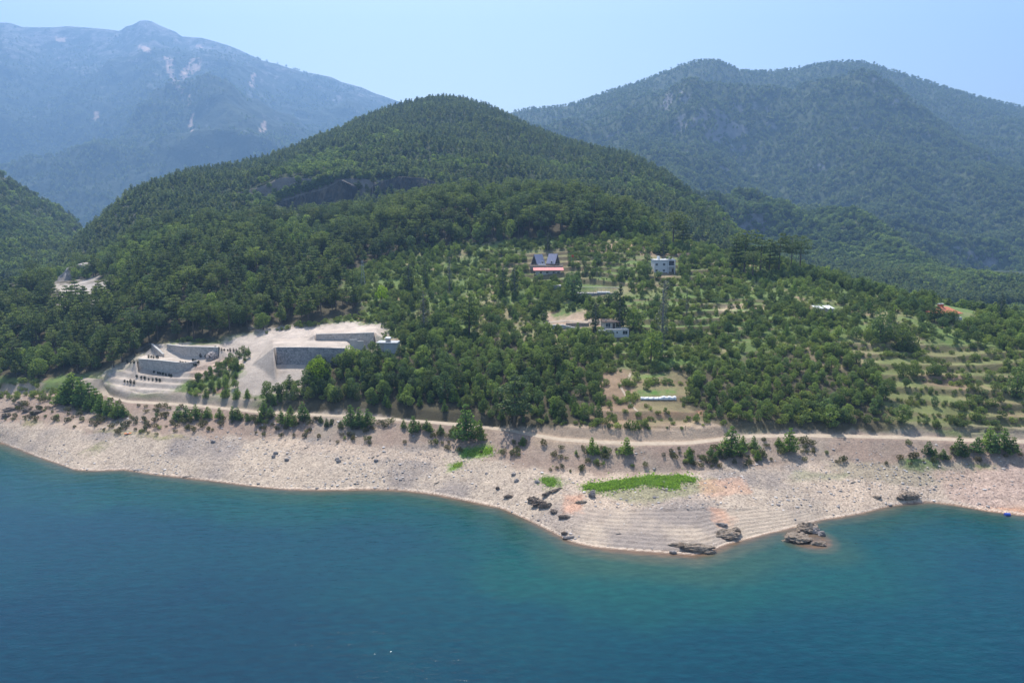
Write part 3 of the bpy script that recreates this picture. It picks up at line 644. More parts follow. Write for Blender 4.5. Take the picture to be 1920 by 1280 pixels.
# ------------------------------------------------------------------ haze
def haze():
    o = MB().box(-8000, 8000, -600, 6900, -24, 2010).build('haze', None)
    m = bpy.data.materials.new('haze'); m.use_nodes = True; m.node_tree.nodes.clear(); n = m.node_tree
    out = n.nodes.new('ShaderNodeOutputMaterial'); v = n.nodes.new('ShaderNodeVolumePrincipled'); v.inputs['Density'].default_value = HAZE_D; v.inputs['Color'].default_value = (*HAZE_COL, 1); v.inputs['Anisotropy'].default_value = .2
    n.links.new(v.outputs[0], out.inputs['Volume']); o.data.materials.append(m); tag(o, 'blue summer haze over the valley', 'haze', kind='stuff')
haze()

# ------------------------------------------------------------------ plants
def cand(sp, u0, u1, Y0, Y1, jit=.9):
    xs = np.arange(u0*Y1, u1*Y1, sp); ys_ = np.arange(Y0, Y1, sp); X, Y = np.meshgrid(xs, ys_); X = (X+rng.uniform(-.5, .5, X.shape)*sp*jit).ravel(); Y = (Y+rng.uniform(-.5, .5, Y.shape)*sp*jit).ravel()
    k = (X/Y > u0) & (X/Y < u1) & (Y > Y0); X, Y = X[k], Y[k]; Z = gz(X, Y); px, py = project(X, Y, Z); return X, Y, Z, px, py
KEEP = [[(985,470),(1065,470),(1065,530),(985,530)], [(1215,478),(1275,478),(1275,522),(1215,522)], [(1070,530),(1185,530),(1185,560),(1070,560)], [(1118,600),(1190,600),(1190,640),(1118,640)],
        [(1025,598),(1122,598),(1122,622),(1025,622)], [(1745,570),(1830,570),(1830,604),(1745,604)], [(1520,572),(1580,572),(1580,596),(1520,596)], [(700,635),(755,635),(755,668),(700,668)], [(1192,736),(1275,736),(1275,760),(1192,760)], [(1020,585),(1100,585),(1100,600),(1020,600)]]
def free(px, py, X=None, Y=None):
    k = np.ones(px.shape, bool)
    for p in KEEP: k &= ~inpoly(px, py, p)
    return k
def road_free(X, Y, m=1.5):
    ty = Y-roadY(X/Y); return (ty > 4.8+m) | (ty < -m)
SHRUBSITE = [(345,738),(372,708),(402,692),(430,674),(460,658),(474,668),(450,692),(440,725),(470,736),(485,748),(480,762),(345,752)]
ROWS = {}      # kind -> list of arrays (x,y,z,h,zone)
def put(kind, X, Y, Z, H, zone):
    ROWS.setdefault(kind, []).append(np.stack([X, Y, Z, H, np.full(len(X), zone)], 1))
ZL = {0: ('in the wood above the left shore', 'left shore wood'), 1: ('on the wooded ridge above the village', 'ridge wood'),
      2: ('in the thicket left of the gardens', 'central thicket'), 3: ('in the scrub right of the gardens', 'right-hand scrub'),
      4: ('on the open village slope', 'village slope'), 5: ('on the right-hand terraces', 'right terraces'),
      6: ('just below the pale building site', 'bushes under the building site'), 7: ('between beach and road', 'brush below the road'),
      8: ('on the far left shore', 'left shore bushes')}
# zone 0 / 1 : pine woods
X, Y, Z, px, py = cand(5.9, -1.05, .32, 262, 545)
inF = inpoly(px+fbm(X, Y, 25, 3, 50)*14, py+fbm(X, Y, 25, 3, 51)*8, FOREST_L) & (px < 1330) & ~inpoly(px, py, SITE) & free(px, py) & road_free(X, Y)
inF &= ~inpoly(px, py, [(455,395),(850,300),(850,350),(560,430),(460,432)]) | (Y < 520)
inF &= ~inpoly(px, py, [(98,528),(176,522),(240,520),(240,538),(176,570),(98,574)]) & ~inpoly(px, py, [(-90,528),(52,528),(52,556),(-90,556)])
rid = (py < 452) & (px > 480) | (Y > 430) & (px > 650)
lf = (fbm(X, Y, 45, 3, 52)+rng.uniform(-.35, .35, len(X))) > .22
k = inF & ~lf; h = rng.uniform(7.5, 14.5, len(X))*np.where(rid, 1.2, 1.05)
yg = fbm(X, Y, 60, 2, 53) > .25
um = rng.random(len(X)) < np.where(rid, .55, .15)
for m_, kd in ((k & um, 'umbrella'), (k & ~um & ~yg, 'pine'), (k & ~um & yg, 'young')):
    hh = h[m_]*(1.12 if kd == 'umbrella' else (.72 if kd == 'young' else 1)); zn = rid[m_].astype(float); put(kd, X[m_], Y[m_], Z[m_], hh, zn)
    ROWS[kd][-1][:, 4] = zn
k = inF & lf; put('leafy', X[k], Y[k], Z[k], h[k]*.72, 0); ROWS['leafy'][-1][:, 4] = rid[k]
k = inpoly(px, py, [(-80,545),(60,540),(98,548),(180,540),(250,528),(250,560),(180,566),(98,578),(-80,575)]) & ((px < 92) | (px > 180)); put('leafy', X[k], Y[k], Z[k], rng.uniform(3, 5, k.sum()), 0)
# zone 2: central thicket, zone 3: right scrub
T2 = [(540,728),(590,690),(615,655),(640,676),(665,668),(700,658),(745,650),(860,632),(960,640),(1040,628),(1110,650),(1128,690),(1122,745),(1132,792),(1010,790),(900,782),(860,775),(700,768),(600,762),(470,758),(520,740)]
X, Y, Z, px, py = cand(3.7, -.4, .75, 205, 345)
j1, j2 = px+fbm(X, Y, 20, 3, 54)*12, py+fbm(X, Y, 20, 3, 55)*6
k = inpoly(j1, j2, T2) & free(px, py) & road_free(X, Y, 2); r_ = rng.random(len(X)); h = rng.uniform(3.6, 7.4, len(X))*(1+.3*fbm(X, Y, 30, 2, 56))*np.where(rng.random(len(X)) < .12, 1.4, 1)
lo = py > 752
for kd, m_ in (('leafy', k & (r_ < .78) & ~lo), ('leafy', k & lo & (r_ < .45)), ('young', k & lo & (r_ >= .45)), ('pine', k & ~lo & (r_ > .92)), ('shrub', k & ~lo & (r_ > .78) & (r_ <= .92))):
    put(kd, X[m_], Y[m_], Z[m_], h[m_]*{'leafy': 1, 'young': .75, 'pine': 1.25, 'shrub': .5}[kd], 2)
T3 = [(1300,700),(1360,660),(1440,640),(1560,650),(1640,700),(1680,790),(1920,802),(2180,815),(1500,808),(1420,802),(1320,790),(1290,750)]
k = inpoly(j1, j2, T3) & free(px, py) & road_free(X, Y, 2)
for kd, m_ in (('leafy', k & (r_ < .72)), ('shrub', k & (r_ > .72))): put(kd, X[m_], Y[m_], Z[m_], h[m_]*(.68 if kd == 'leafy' else .42), 3)
# zone 4/5: village slope and terraces
X, Y, Z, px, py = cand(4.2, -.35, 1.05, 215, 490); r_ = rng.random(len(X)); dn = fbm(X, Y, 32, 4, 57)+.25*fbm(X, Y, 9, 2, 58)
V4 = [(640,520),(760,466),(900,452),(1180,440),(1345,470),(1500,505),(1700,560),(2180,603),(2180,680),(1640,640),(1440,640),(1300,690),(1290,790),(1128,800),(1125,690),(1110,650),(1040,628),(860,632),(745,650),(715,605)]
gard = [[(1130,690),(1290,680),(1300,800),(1130,800)], [(1230,660),(1400,660),(1400,690),(1230,690)]]
k4 = inpoly(px, py, V4) & free(px, py) & road_free(X, Y, 3); g = np.zeros(len(X), bool)
for p_ in gard: g |= inpoly(px, py, p_)
k4 &= ~(g & (r_ > .06)); low = px < 860
pr = np.clip(.68+dn*1.0+np.where(low, .3, 0)+np.where((px > 1280) & (py < 660), .12, 0), .06, .95); k = k4 & (r_ < pr); r2 = rng.random(len(X))
h = rng.uniform(2.6, 5.8, len(X))*np.where(low, 1.15, 1)
for kd, m_ in (('leafy', k & (r2 < .62)), ('shrub', k & (r2 >= .62) & (r2 < .93)), ('young', k & (r2 >= .93))): put(kd, X[m_], Y[m_], Z[m_], h[m_]*{'leafy': 1, 'shrub': .55, 'young': 1.1}[kd], 4)
# crest of the right slope: a loose line of trees
V5 = [(1560,640),(1700,650),(2180,660),(2180,810),(1690,800),(1600,690)]
rs = riser(X, Y); pr = np.clip(.05+dn*.9+np.where(rs > .6, .3, -.05), .02, .8); k = inpoly(px, py, V5) & (r_ < pr) & road_free(X, Y, 3)
for kd, m_ in (('leafy', k & (r2 < .45)), ('shrub', k & (r2 >= .45))): put(kd, X[m_], Y[m_], Z[m_], h[m_]*(.8 if kd == 'leafy' else .45), 5)
cr = [(1380,478),(1500,506),(1700,561),(2180,604),(2180,618),(1700,582),(1500,522),(1370,492)]
k = inpoly(px, py, cr) & free(px, py) & (r_ < .55); put('leafy', X[k], Y[k], Z[k], rng.uniform(4, 7.5, k.sum()), 4)
# zone 6
X, Y, Z, px, py = cand(3.2, -.6, -.2, 220, 330); k = inpoly(px, py, SHRUBSITE) & road_free(X, Y, 2); r_ = rng.random(len(X))
for kd, m_ in (('leafy', k & (r_ < .6)), ('young', k & (r_ >= .6))): put(kd, X[m_], Y[m_], Z[m_], rng.uniform(2.6, 4.6, m_.sum()), 6)
# small scrub on all the upland
X, Y, Z, px, py = cand(2.05, -.5, 1.05, 205, 480); r_ = rng.random(len(X)); ty = Y-roadY(X/Y); nz = fbm(X, Y, 14, 4, 60)
inU = (ty > 8) & ~inpoly(px, py, SITE) & free(px, py) & ~inpoly(px, py, FOREST_L) & ~inpoly(px, py, T2)
g = inpoly(px, py, gard[0]); rs = riser(X, Y); v5 = inpoly(px, py, V5); k = inU & (r_ < np.where(v5, np.where(rs > .58, .9, .16+nz*.4), np.clip(.5+nz*.9+np.where(rs > .6, .35, -.1), .05, .95))*np.where(g, np.where(rs > .6, .8, .15), 1))
put('shrub', X[k], Y[k], Z[k], rng.uniform(.7, 2.3, k.sum())*np.clip(1+nz[k], .6, 1.6), 9)
# zone 7: brush belt under the road
X, Y, Z, px, py = cand(1.9, -1.02, 1.05, 150, 300); u = X/Y; ty = Y-roadY(u); yb_ = np.interp(u, UG, CG[3][0]); nz = fbm(X, Y, 9, 3, 61); r_ = rng.random(len(X))
wgt = np.interp(px, [0, 250, 480, 820, 1000, 1300, 1480, 1700, 1920], [.2, .45, .6, .6, .6, .75, .75, .35, .4])
k = (ty < -1.2) & (Y > yb_-1+nz*4) & (r_ < wgt*np.clip(.5+nz*1.3, .02, 1.2)); put('dry', X[k], Y[k], Z[k], rng.uniform(.8, 2.3, k.sum()), 7)
k2 = (ty < -3) & (Y > yb_+1) & (r_ > .965) & (nz > -.1) & ~k; put('shrub', X[k2], Y[k2], Z[k2], rng.uniform(.9, 1.9, k2.sum()), 7)
# zone 8: left shore
X, Y, Z, px, py = cand(2.6, -.97, -.55, 230, 330); r_ = rng.random(len(X)); k = inpoly(px, py, [(-60,722),(60,716),(135,735),(120,750),(-60,748)]) & (r_ < .6)
put('shrub', X[k], Y[k], Z[k], rng.uniform(1.2, 3, k.sum()), 8)

NAMES = {'pine': ('pine_tree', 'pine', ['grey-green pine tree with layered branches %s']), 'umbrella': ('pine_tree', 'pine', ['tall flat-topped pine with a bare lower trunk %s']),
         'young': ('young_pine', 'pine', ['bushy light green young pine %s']), 'leafy': ('broadleaf_tree', 'tree', ['round-crowned green broadleaf tree %s']),
         'shrub': ('shrub', 'shrub', ['low green shrub %s']), 'dry': ('dry_bush', 'bush', ['small dry brownish bush %s'])}
LIM = {'pine': 190, 'umbrella': 110, 'young': 190, 'leafy': 300, 'shrub': 300, 'dry': 300}
ALL = {}
for kd, L in ROWS.items():
    A = np.vstack(L); px, py = project(A[:, 0], A[:, 1], A[:, 2]+A[:, 3]*.5)
    sc_ = A[:, 3]/A[:, 1]*np.where((px > 0) & (px < 1920), 1, 0)*np.where(A[:, 4] == 9, 0, 1)
    order = np.argsort(-sc_); ind = order[:LIM[kd]]; rest = order[LIM[kd]:]; nm, cat, lab = NAMES[kd]
    for a in A[ind]:
        zl, gr = ZL[int(a[4])]
        tree_obj(kd, nm, a[:3], a[3], lab[0] % zl, cat, gr+' ('+nm.replace('_', ' ')+')', wide=random.uniform(.85, 1.2))
    ALL[kd] = A[rest]
sets = [('pine_wood', ['pine', 'umbrella'], 'grey-green pine wood on the slope above the left shore and ridge', 'pine wood'),
        ('young_pine_wood', ['young'], 'lighter young pines filling the slope woods', 'young pine wood'),
        ('broadleaf_wood', ['leafy'], 'green broadleaf trees covering the village slope', 'broadleaf wood'),
        ('undergrowth', ['shrub'], 'low green scrub covering the terraces and clearings', 'undergrowth'),
        ('dry_brush', ['dry'], 'brown and olive brush dotted below the dirt road', 'brush')]
for nm, kds, lab, cat in sets:
    for kd in kds:
        A = ALL[kd]
        if len(A): scatter(nm, [(kd, 1)], A[:, :3], A[:, 3], lab, cat)

X, Y, Z, px, py = cand(6.2, .12, 1.08, 300, 700); cr_ = np.interp(X/Y, UG, CG[11][0]); k = (Y > cr_+10) & ((X/Y > .32) | (Y > 560)) & (Z < 60); P = np.stack([X, Y, Z], 1)[k]
scatter('valley_side_wood', [('farleafy', .6), ('farpine', .4)], P, rng.uniform(5, 9, len(P)), 'wood behind the crest of the right-hand slope', 'wood')
# hill forest behind
def polar_pts(u0, u1, Y0, Y1, N, zf):
    u = rng.uniform(u0, u1, N); Y = np.exp(rng.uniform(math.log(Y0), math.log(Y1), N)); return u, Y, zf(u, Y)
X, Y, Z, px, py = cand(6.6, -.75, .42, 546, 1190); u = X/Y; top = np.interp(u, UG, CG[15][0])
k = (Y < top+25) & (Z > 8) & ((rng.random(len(X)) < np.where(px > 660, .5, .07)) | ~inpoly(px, py, [(500,430),(500,400),(560,368),(640,340),(664,340),(664,395),(600,424)]) & ~inpoly(px, py, [(700,366),(720,345),(745,338),(790,340),(815,350)]))
X, Y, Z, px, py = X[k], Y[k], Z[k], px[k], py[k]
lightp = [(560,300),(740,250),(830,290),(960,330),(840,320),(740,312),(640,330),(560,362),(480,400),(440,380)]
lf = (fbm(X, Y, 120, 4, 70)+inpoly(px, py, lightp)*.75-.12+rng.uniform(-.2, .2, len(X))) > .2
for m_, kd, hh, nm, lab in ((~lf, 'farpine', (7, 12), 'hill_pine_forest', 'dark pine forest covering the middle hill'), (lf, 'farleafy', (5, 9), 'hill_broadleaf_forest', 'lighter broadleaf scrub around the cliffs of the middle hill')):
    P = np.stack([X, Y, Z], 1)[m_]; scatter(nm, [(kd, 1)], P, rng.uniform(*hh, len(P)), lab, 'forest')
px_ = rng.uniform(490, 850, 260); py_ = np.interp(px_, [490,520,560,610,640,680,745,790,850], [402,378,363,349,333,336,327,328,344])+rng.uniform(-9, 5, 260)
Pc = np.array([hit(a, b)[:] for a, b in zip(px_, py_)]); scatter('cliff_top_scrub', [('farleafy', 1)], Pc, rng.uniform(4, 8, len(Pc)), 'light green scrub fringing the top of the cliffs', 'scrub')
u, Y, Z = polar_pts(-.95, -.52, 570, 1010, 5200, zH); X = u*Y; P = np.stack([X, Y, Z], 1)
scatter('left_spur_forest', [('farpine', .7), ('farleafy', .3)], P, rng.uniform(7, 12, len(P)), 'dark forest on the small spur at the left edge', 'forest')
u, Y, Z = polar_pts(.0, 1.0, 600, 3010, 68000, zR); X = u*Y; P = np.stack([X, Y, Z], 1); hs = rng.uniform(9, 14, len(P))*np.interp(Y, [600, 1200, 3000], [.85, 1, 1.0])
nr = Y < 1300; lf = (fbm(X, Y, 200, 4, 71)+rng.uniform(-.25, .25, len(X))) > .1
scatter('valley_forest', [('farpine', 1)], P[nr & ~lf], hs[nr & ~lf], 'hazy pine forest filling the right valley', 'forest')
scatter('valley_broadleaf_forest', [('farleafy', 1)], P[nr & lf], hs[nr & lf]*.85, 'hazy lighter broadleaf forest in the right valley', 'forest')
rk = np.ones(len(X), bool)
scatter('mountain_forest', [('mtree', 1)], P[~nr & rk], hs[~nr & rk], 'blue hazy forest on the right mountain', 'forest')
u, Y, Z = polar_pts(-.95, .1, 2600, 5900, 42000, zL); X = u*Y; k = rng.random(len(X)) < np.clip(1.15-Z/1500, .06, 1)*np.clip(.65+fbm(X, Y*.4, 350, 5, 73)*1.6, 0, 1)
P = np.stack([X, Y, Z], 1)[k]; scatter('distant_mountain_forest', [('mtree', 1)], P, rng.uniform(13, 24, len(P)), 'blue hazy forest on the tall left mountain', 'forest')

# single trees one can pick out: (px, base py, top py, kind, wide, name, category, label, group)
TREES = [
 (1240,668,523,'barepoplar',1.3,'poplar_tree','poplar','tallest thin half-bare grey poplar right of the white two-tone house'),
 (1247,600,532,'barepoplar',1.2,'poplar_tree','poplar','shorter bare grey poplar beside the tallest one'),
 (1161,622,532,'poplar',1.5,'poplar_tree','poplar','dark slim poplar rising behind the white two-tone house'),
 (1116,622,566,'poplar',2.0,'poplar_tree','poplar','dark poplar just left of the white two-tone house'),
 (1220,680,612,'leafy',.8,'broadleaf_tree','tree','narrow dark tree below and right of the white two-tone house'),
 (1186,618,570,'leafy',1.3,'broadleaf_tree','tree','big round tree shading the right end of the white two-tone house'),
 (1072,562,505,'leafy',1.1,'broadleaf_tree','tree','large dark tree under the long red roof, left of the long railing'),
 (943,556,498,'poplar',1.8,'poplar_tree','poplar','dark poplar left of the twin cabins, nearer the left'),
 (965,556,500,'poplar',1.9,'poplar_tree','poplar','dark poplar left of the twin cabins, nearer the cabins'),
 (767,552,494,'poplar',2.1,'poplar_tree','poplar','thick dark poplar alone on the left of the village slope'),
 (798,538,488,'poplar',1.3,'poplar_tree','poplar','slim olive poplar just right of the thick dark one'),
 (843,545,480,'barepoplar',1.3,'poplar_tree','poplar','pale thin poplar between the olive poplar and the cabins'),
 (795,620,545,'barepoplar',1.8,'poplar_tree','poplar','pale grey poplar above the central thicket'),
 (1874,600,550,'poplar',1.6,'poplar_tree','poplar','single poplar standing right of the red-roofed house'),
 (1287,592,545,'barepoplar',1.0,'poplar_tree','poplar','bare poplar pole on the slope right of the tallest poplar'),
 (1244,480,436,'poplar',2.6,'cypress_tree','cypress','dark rounded cypress behind the white flat-roofed house'),
 (1027,470,436,'poplar',2.4,'cypress_tree','cypress','dark rounded cypress on the slope above the twin cabins'),
 (1254,500,478,'leafy',1.2,'broadleaf_tree','tree','dark tree hiding the middle of the white flat-roofed house'),
 (880,628,546,'pine',1.15,'pine_tree','pine','lone tall pine in the middle of the village slope'),
 (602,725,668,'lime',1.0,'lime_green_tree','tree','bright yellow-green tree at the right foot of the dark stone wall'),
 (716,570,532,'lime',.9,'lime_green_tree','tree','light green tree on the upper left slope'),
 (502,755,712,'leafy',1.0,'broadleaf_tree','tree','round dark tree standing alone below the pale scree slope'),
 (1262,462,396,'umbrella',1.4,'pine_tree','pine','large dark pine on the ridge behind the white flat-roofed house'),
 (1280,462,408,'pine',1.2,'pine_tree','pine','second dark pine on the ridge, right of the largest one'),
 (1395,512,430,'umbrella',1.1,'pine_tree','pine','leftmost tall pine of the clump on the right crest'),
 (1425,512,438,'umbrella',1.1,'pine_tree','pine','second tall pine of the clump on the right crest'),
 (1411,522,470,'umbrella',1.4,'pine_tree','pine','low spreading pine in front of the clump on the right crest'),
 (1460,512,436,'umbrella',1.0,'pine_tree','pine','middle tall pine of the clump on the right crest'),
 (1442,510,446,'pine',1.1,'pine_tree','pine','dark fuller pine in the middle of the crest clump'),
 (1482,512,440,'umbrella',.8,'pine_tree','pine','slender pine at the right of the crest clump'),
 (1499,512,442,'umbrella',1.0,'pine_tree','pine','rightmost tall pine of the clump on the right crest'),
 (1378,508,446,'pine',1.1,'pine_tree','pine','dark pine at the left foot of the crest clump'),
 (1581,582,548,'umbrella',1.0,'pine_tree','pine','small flat-topped tree behind the two white sheds'),
 (1650,640,575,'leafy',1.0,'broadleaf_tree','tree','tall dark tree above the right terraces'),
 (1690,655,602,'leafy',1.1,'broadleaf_tree','tree','big dark tree above the right terraces, lower right of the tallest'),
 (1752,704,678,'leafy',1.2,'broadleaf_tree','tree','dark compact tree on a terrace wall at the right'),
 (1712,704,678,'leafy',1.2,'broadleaf_tree','tree','dark compact tree on a terrace, left of its twin'),
 (1141,638,617,'leafy',1.2,'broadleaf_tree','tree','tree in front of the left end of the white two-tone house'),
 (1126,640,610,'leafy',1.1,'broadleaf_tree','tree','dark tree just left of the carport of the two-tone house'),
 (1172,646,630,'leafy',1.3,'broadleaf_tree','tree','low tree below the right end of the two-tone house'),
 (1234,524,507,'leafy',1.3,'broadleaf_tree','tree','low tree in front of the flat-roofed house'),
 (1214,518,492,'leafy',1.1,'broadleaf_tree','tree','tree left of the flat-roofed house'),
 (1276,516,492,'leafy',1.2,'broadleaf_tree','tree','tree right of the flat-roofed house'),
 (1768,608,584,'leafy',1.3,'broadleaf_tree','tree','tree hiding the left end of the red-roofed house'),
 (1846,608,584,'leafy',1.3,'broadleaf_tree','tree','tree right of the red-roofed house on the crest'),
 (1752,604,572,'leafy',1.2,'broadleaf_tree','tree','taller tree just left of the red-roofed house'),
 (1012,528,512,'leafy',1.3,'broadleaf_tree','tree','low tree before the left part of the long red roof'),
 (1040,530,513,'leafy',1.3,'broadleaf_tree','tree','low tree before the right part of the long red roof'),
 (1530,594,570,'leafy',1.1,'broadleaf_tree','tree','dark tree hiding the left white shed'),
 (1572,596,576,'leafy',1.2,'broadleaf_tree','tree','tree right of the two white sheds'),
 (1096,570,545,'leafy',1.3,'broadleaf_tree','tree','tree below the left part of the long terrace'),
 (1140,572,548,'leafy',1.3,'broadleaf_tree','tree','tree below the right part of the long terrace'),
 (1905,745,685,'leafy',1.1,'broadleaf_tree','tree','large dark tree at the right edge of the terraces'),
 (1788,605,580,'leafy',1.0,'broadleaf_tree','tree','dark tree in front of the red-roofed house'),
 (965,800,690,'pine',1.1,'pine_tree','pine','tall dark pine inside the central thicket'),
 (140,752,697,'young',1.5,'young_pine','pine','tallest of the light green young pines at the left end of the road'),
 (874,825,756,'young',1.2,'young_pine','pine','biggest young pine, standing below the road in mid picture'),
]
for (px_, pb, pt, kd, wd, nm, cat, lab) in TREES:
    h = hit(px_, pb); hh = float(s_of(pb)-s_of(pt))*h.y; tree_obj(kd, nm, h, hh, lab, cat, wide=wd)
# young pines and bushes strung along the dirt road
RP = [(118,755,722),(128,757,715),(155,760,708),(170,760,718),(182,766,728),(165,770,742),(190,776,742),(206,778,746),(222,782,752),(232,781,758),(335,785,762),(350,786,760),(368,786,759),(390,784,763),(412,784,765),(437,785,762),(446,787,764),(465,789,776),(489,792,773),(495,775,750),(508,782,761),(528,792,770),(540,796,773),(552,798,778),(545,775,760),(568,786,753),(578,787,775),(602,792,779),(613,799,784),(621,796,785),(640,801,788),(658,798,760),(674,800,764),(690,798,767),(661,803,790),(683,803,785),(757,803,786),(775,811,780),(785,806,790),(800,807,787),(806,810,792),(826,812,796),(850,815,798),(900,824,788),(980,836,819),(1110,851,821),(1120,850,834),(1134,852,836),(1080,852,843),(1174,852,821),(1292,858,838),(1296,868,852),(1340,866,848),(1370,852,800),(1392,840,817),(1413,841,818),(1332,854,838),(1348,855,838),(1480,847,803),(1459,836,820),(1420,862,844),(1740,852,828),(1752,858,840),(1797,853,817),(1808,856,832),(1831,848,819),(1861,850,815),(1881,842,803),(1898,850,820),(1854,836,800),(1768,860,842)]
BASEL = ['below the road at the left end', 'below the road under the quarry terraces', 'below the road in mid picture', 'beside the road at the right']
for (px_, pb, pt) in RP:
    h = hit(px_, pb); hh = float(s_of(pb)-s_of(pt))*h.y; z = 0 if px_ < 300 else 1 if px_ < 600 else 2 if px_ < 1300 else 3
    tree_obj('young', 'roadside_pine', h, hh*1.05, 'small bright green bushy pine '+BASEL[z], 'pine', 'small pines '+BASEL[z], wide=random.uniform(1.1, 1.5))
# rows of dark saplings on the building site terraces
SAP = [((233,717),(252,720),4,'lowest'),((257,709),(300,716),7,'second'),((290,700),(322,707),7,'third'),((319,690),(342,695),5,'fourth'),((339,682),(368,687),7,'fifth'),((279,671),(297,672),5,'upper left'),((240,681),(258,683),4,'left'),((404,657),(443,660),8,'topmost'),((376,670),(402,672),4,'stone heap'),((362,678),(372,682),3,'ramp side')]
for (a, b, n_, row) in SAP:
    for i in range(n_):
        q = i/(n_-1); h = hit(a[0]+(b[0]-a[0])*q+random.uniform(-1, 1), a[1]+(b[1]-a[1])*q)
        tree_obj('sapling', 'sapling', h, random.uniform(1.3, 2.0), 'small dark sapling in the %s planted row of the pale building site' % row, 'sapling', 'saplings of the %s row' % row, wide=.6)
# ------------------------------------------------------------------ stones, grass
def rock_shape(seed, n=3, sx=1, sy=1, sz=.6, strata=False):
    import bmesh
    bm = bmesh.new(); bmesh.ops.create_icosphere(bm, subdivisions=n, radius=1); r = np.random.default_rng(seed)
    V = np.array([v.co[:] for v in bm.verts]); planes = r.normal(size=(9, 3)); planes /= np.linalg.norm(planes, axis=1)[:, None]
    for pl in planes:
        d = V@pl; c = r.uniform(.55, .85); V = V-np.maximum(d-c, 0)[:, None]*pl*.9
    if n > 2:
        V = V*(1+.38*ridged(V[:, 0]*3+seed, V[:, 1]*3+V[:, 2]*4, 1.6, 4, seed))[:, None]
        if strata: V[:, 0] += .12*np.sign(np.sin(V[:, 2]*14+V[:, 0]*5+seed))*np.abs(V[:, 0]); V[:, 2] += .06*np.sign(np.sin((V[:, 1]+V[:, 2])*16))
    V = V*np.array([sx, sy, sz]); F = [[v.index for v in f.verts] for f in bm.faces]; bm.free(); return V, np.array(F)
M['stone'] = surf_mat('beach stone', (.22,.20,.19), (.50,.46,.43), 1.3, .9, .02)
M['ledge'] = rock_mat('ledge rock', (.24,.17,.12), (.50,.39,.29), (.66,.55,.44), 1.3)
M['palestone'] = surf_mat('pale heap stone', (.42,.35,.31), (.6,.53,.49), 1.3)
M['boulder'] = rock_mat('boulder rock', (.30,.26,.24), (.45,.40,.37), (.55,.50,.47), .8)
M['darkledge'] = rock_mat('dark ledge rock', (.13,.095,.075), (.30,.235,.18), (.46,.37,.30), .8)
t = NT('loose stone'); oi = t.n('ShaderNodeObjectInfo'); t.col(t.ramp(oi.outputs['Random'], [(0, (.15,.14,.14)), (.5, (.33,.30,.28)), (.85, (.42,.38,.35)), (1, (.58,.54,.50))])); t.set(.9, .2)
X, Y, Z, px, py = cand(1.15, -1.02, 1.05, 148, 300); u = X/Y; yb_ = np.interp(u, UG, CG[3][0]); r_ = rng.random(len(X)); nz = fbm(X, Y, 16, 4, 80)
dens = np.clip(.34+nz*.8, .03, .9)*np.where(inpoly(px, py, STRATA), .10, 1)*np.where(Y > yb_, .35, 1)
k = (Y > shoreY(u)+.6) & (Y < roadY(u)-1) & (r_ < dens); P = np.stack([X, Y, Z], 1)[k]; hs = np.minimum(np.exp(rng.normal(-1.45, .45, len(P))), .55)
pr = []
for sd in range(6):
    v, f = rock_shape(sd, 1); pr.append((arr_mesh('stone', v, f, [t.m]), 1))
ex = np.stack([hs*rng.uniform(.8, 1.6, len(P)), hs*rng.uniform(.8, 1.6, len(P)), hs], 1)
scatter('beach_stones', None, P, hs, 'loose grey and white stones strewn over the dry lake bank', 'stones', ex, pr)
def rock(px_, py_, size, label, mat='ledge', seed=0, name='rock_outcrop', rz=0, sink=.25, cat='rock', group=None, strata=True, n=4):
    h = hit(px_, py_); v, f = rock_shape(seed, n, *size, strata=strata); o = link(name, arr_mesh(name, v, f, [M[mat]], False), None, (h.x, h.y, max(h.z, 0)+size[2]*(.6-sink))); o.rotation_euler = (0, 0, rz)
    return tag(o, label, cat, group)
rock(1303,1028,(4.2,1.5,1.0), 'large layered rock ledge lying at the water edge of the sandy point', seed=1, rz=-.1)
rock(1272,1022,(2.2,.9,.5), 'flat ledge just left of the large layered rock', seed=2, rz=-.1)
rock(1262,1036,(.9,.6,.4), 'small pale rock in the water left of the large ledge', 'boulder', 3, 'rock')
rock(1330,1036,(1.3,.8,.5), 'reddish rock at the right tip of the large ledge', 'ledge', 4)
rock(1362,1004,(2.6,2.0,1.0), 'rough brown outcrop above the small cove', 'ledge', 5)
rock(1352,985,(1.3,.8,.5), 'grey slab above the rough brown outcrop', 'boulder', 6)
rock(1378,998,(1.4,1.2,.9), 'broken brown block right of the rough outcrop', 'ledge', 7)
rock(1012,945,(2.2,1.2,.9), 'dark jagged ledge on the left side of the point', 'darkledge', 8, rz=.5)
rock(1000,940,(1.5,1.,.9), 'darkest jagged block at the left end of the dark ledges', 'darkledge', 9)
rock(1024,950,(1.7,1.1,.8), 'dark ledge right of the jagged one', 'darkledge', 10, rz=.3)
rock(1038,960,(1.1,.8,.6), 'small dark ledge lower down the point', 'darkledge', 11)
rock(1058,971,(1.5,.8,.6), 'dark split rock above the waterline of the point', 'darkledge', 12)
rock(1030,925,(2.4,.6,.5), 'thin dark ledge line above the jagged ledges', 'darkledge', 13, rz=.7)
rock(1045,918,(2.0,.5,.4), 'thin upper ledge ending near the bright grass', 'darkledge', 14, rz=.6)
rock(1090,942,(1.9,.7,.45), 'reddish brown ledge under the pale boulder', 'ledge', 15)
rock(1110,929,(.95,.9,1.05), 'single round pale boulder below the bright grass strip', 'boulder', 16, 'boulder', cat='boulder', strata=False, sink=.0)
rock(1058,1001,(.8,.6,.5), 'dark rock on the waterline left of the point', 'darkledge', 17)
rock(1068,1008,(1.6,.6,.35), 'pale rocks on the waterline left of the point', 'boulder', 18)
rock(1705,933,(2.6,1.5,1.2), 'rounded brown outcrop above the right bay', 'ledge', 19)
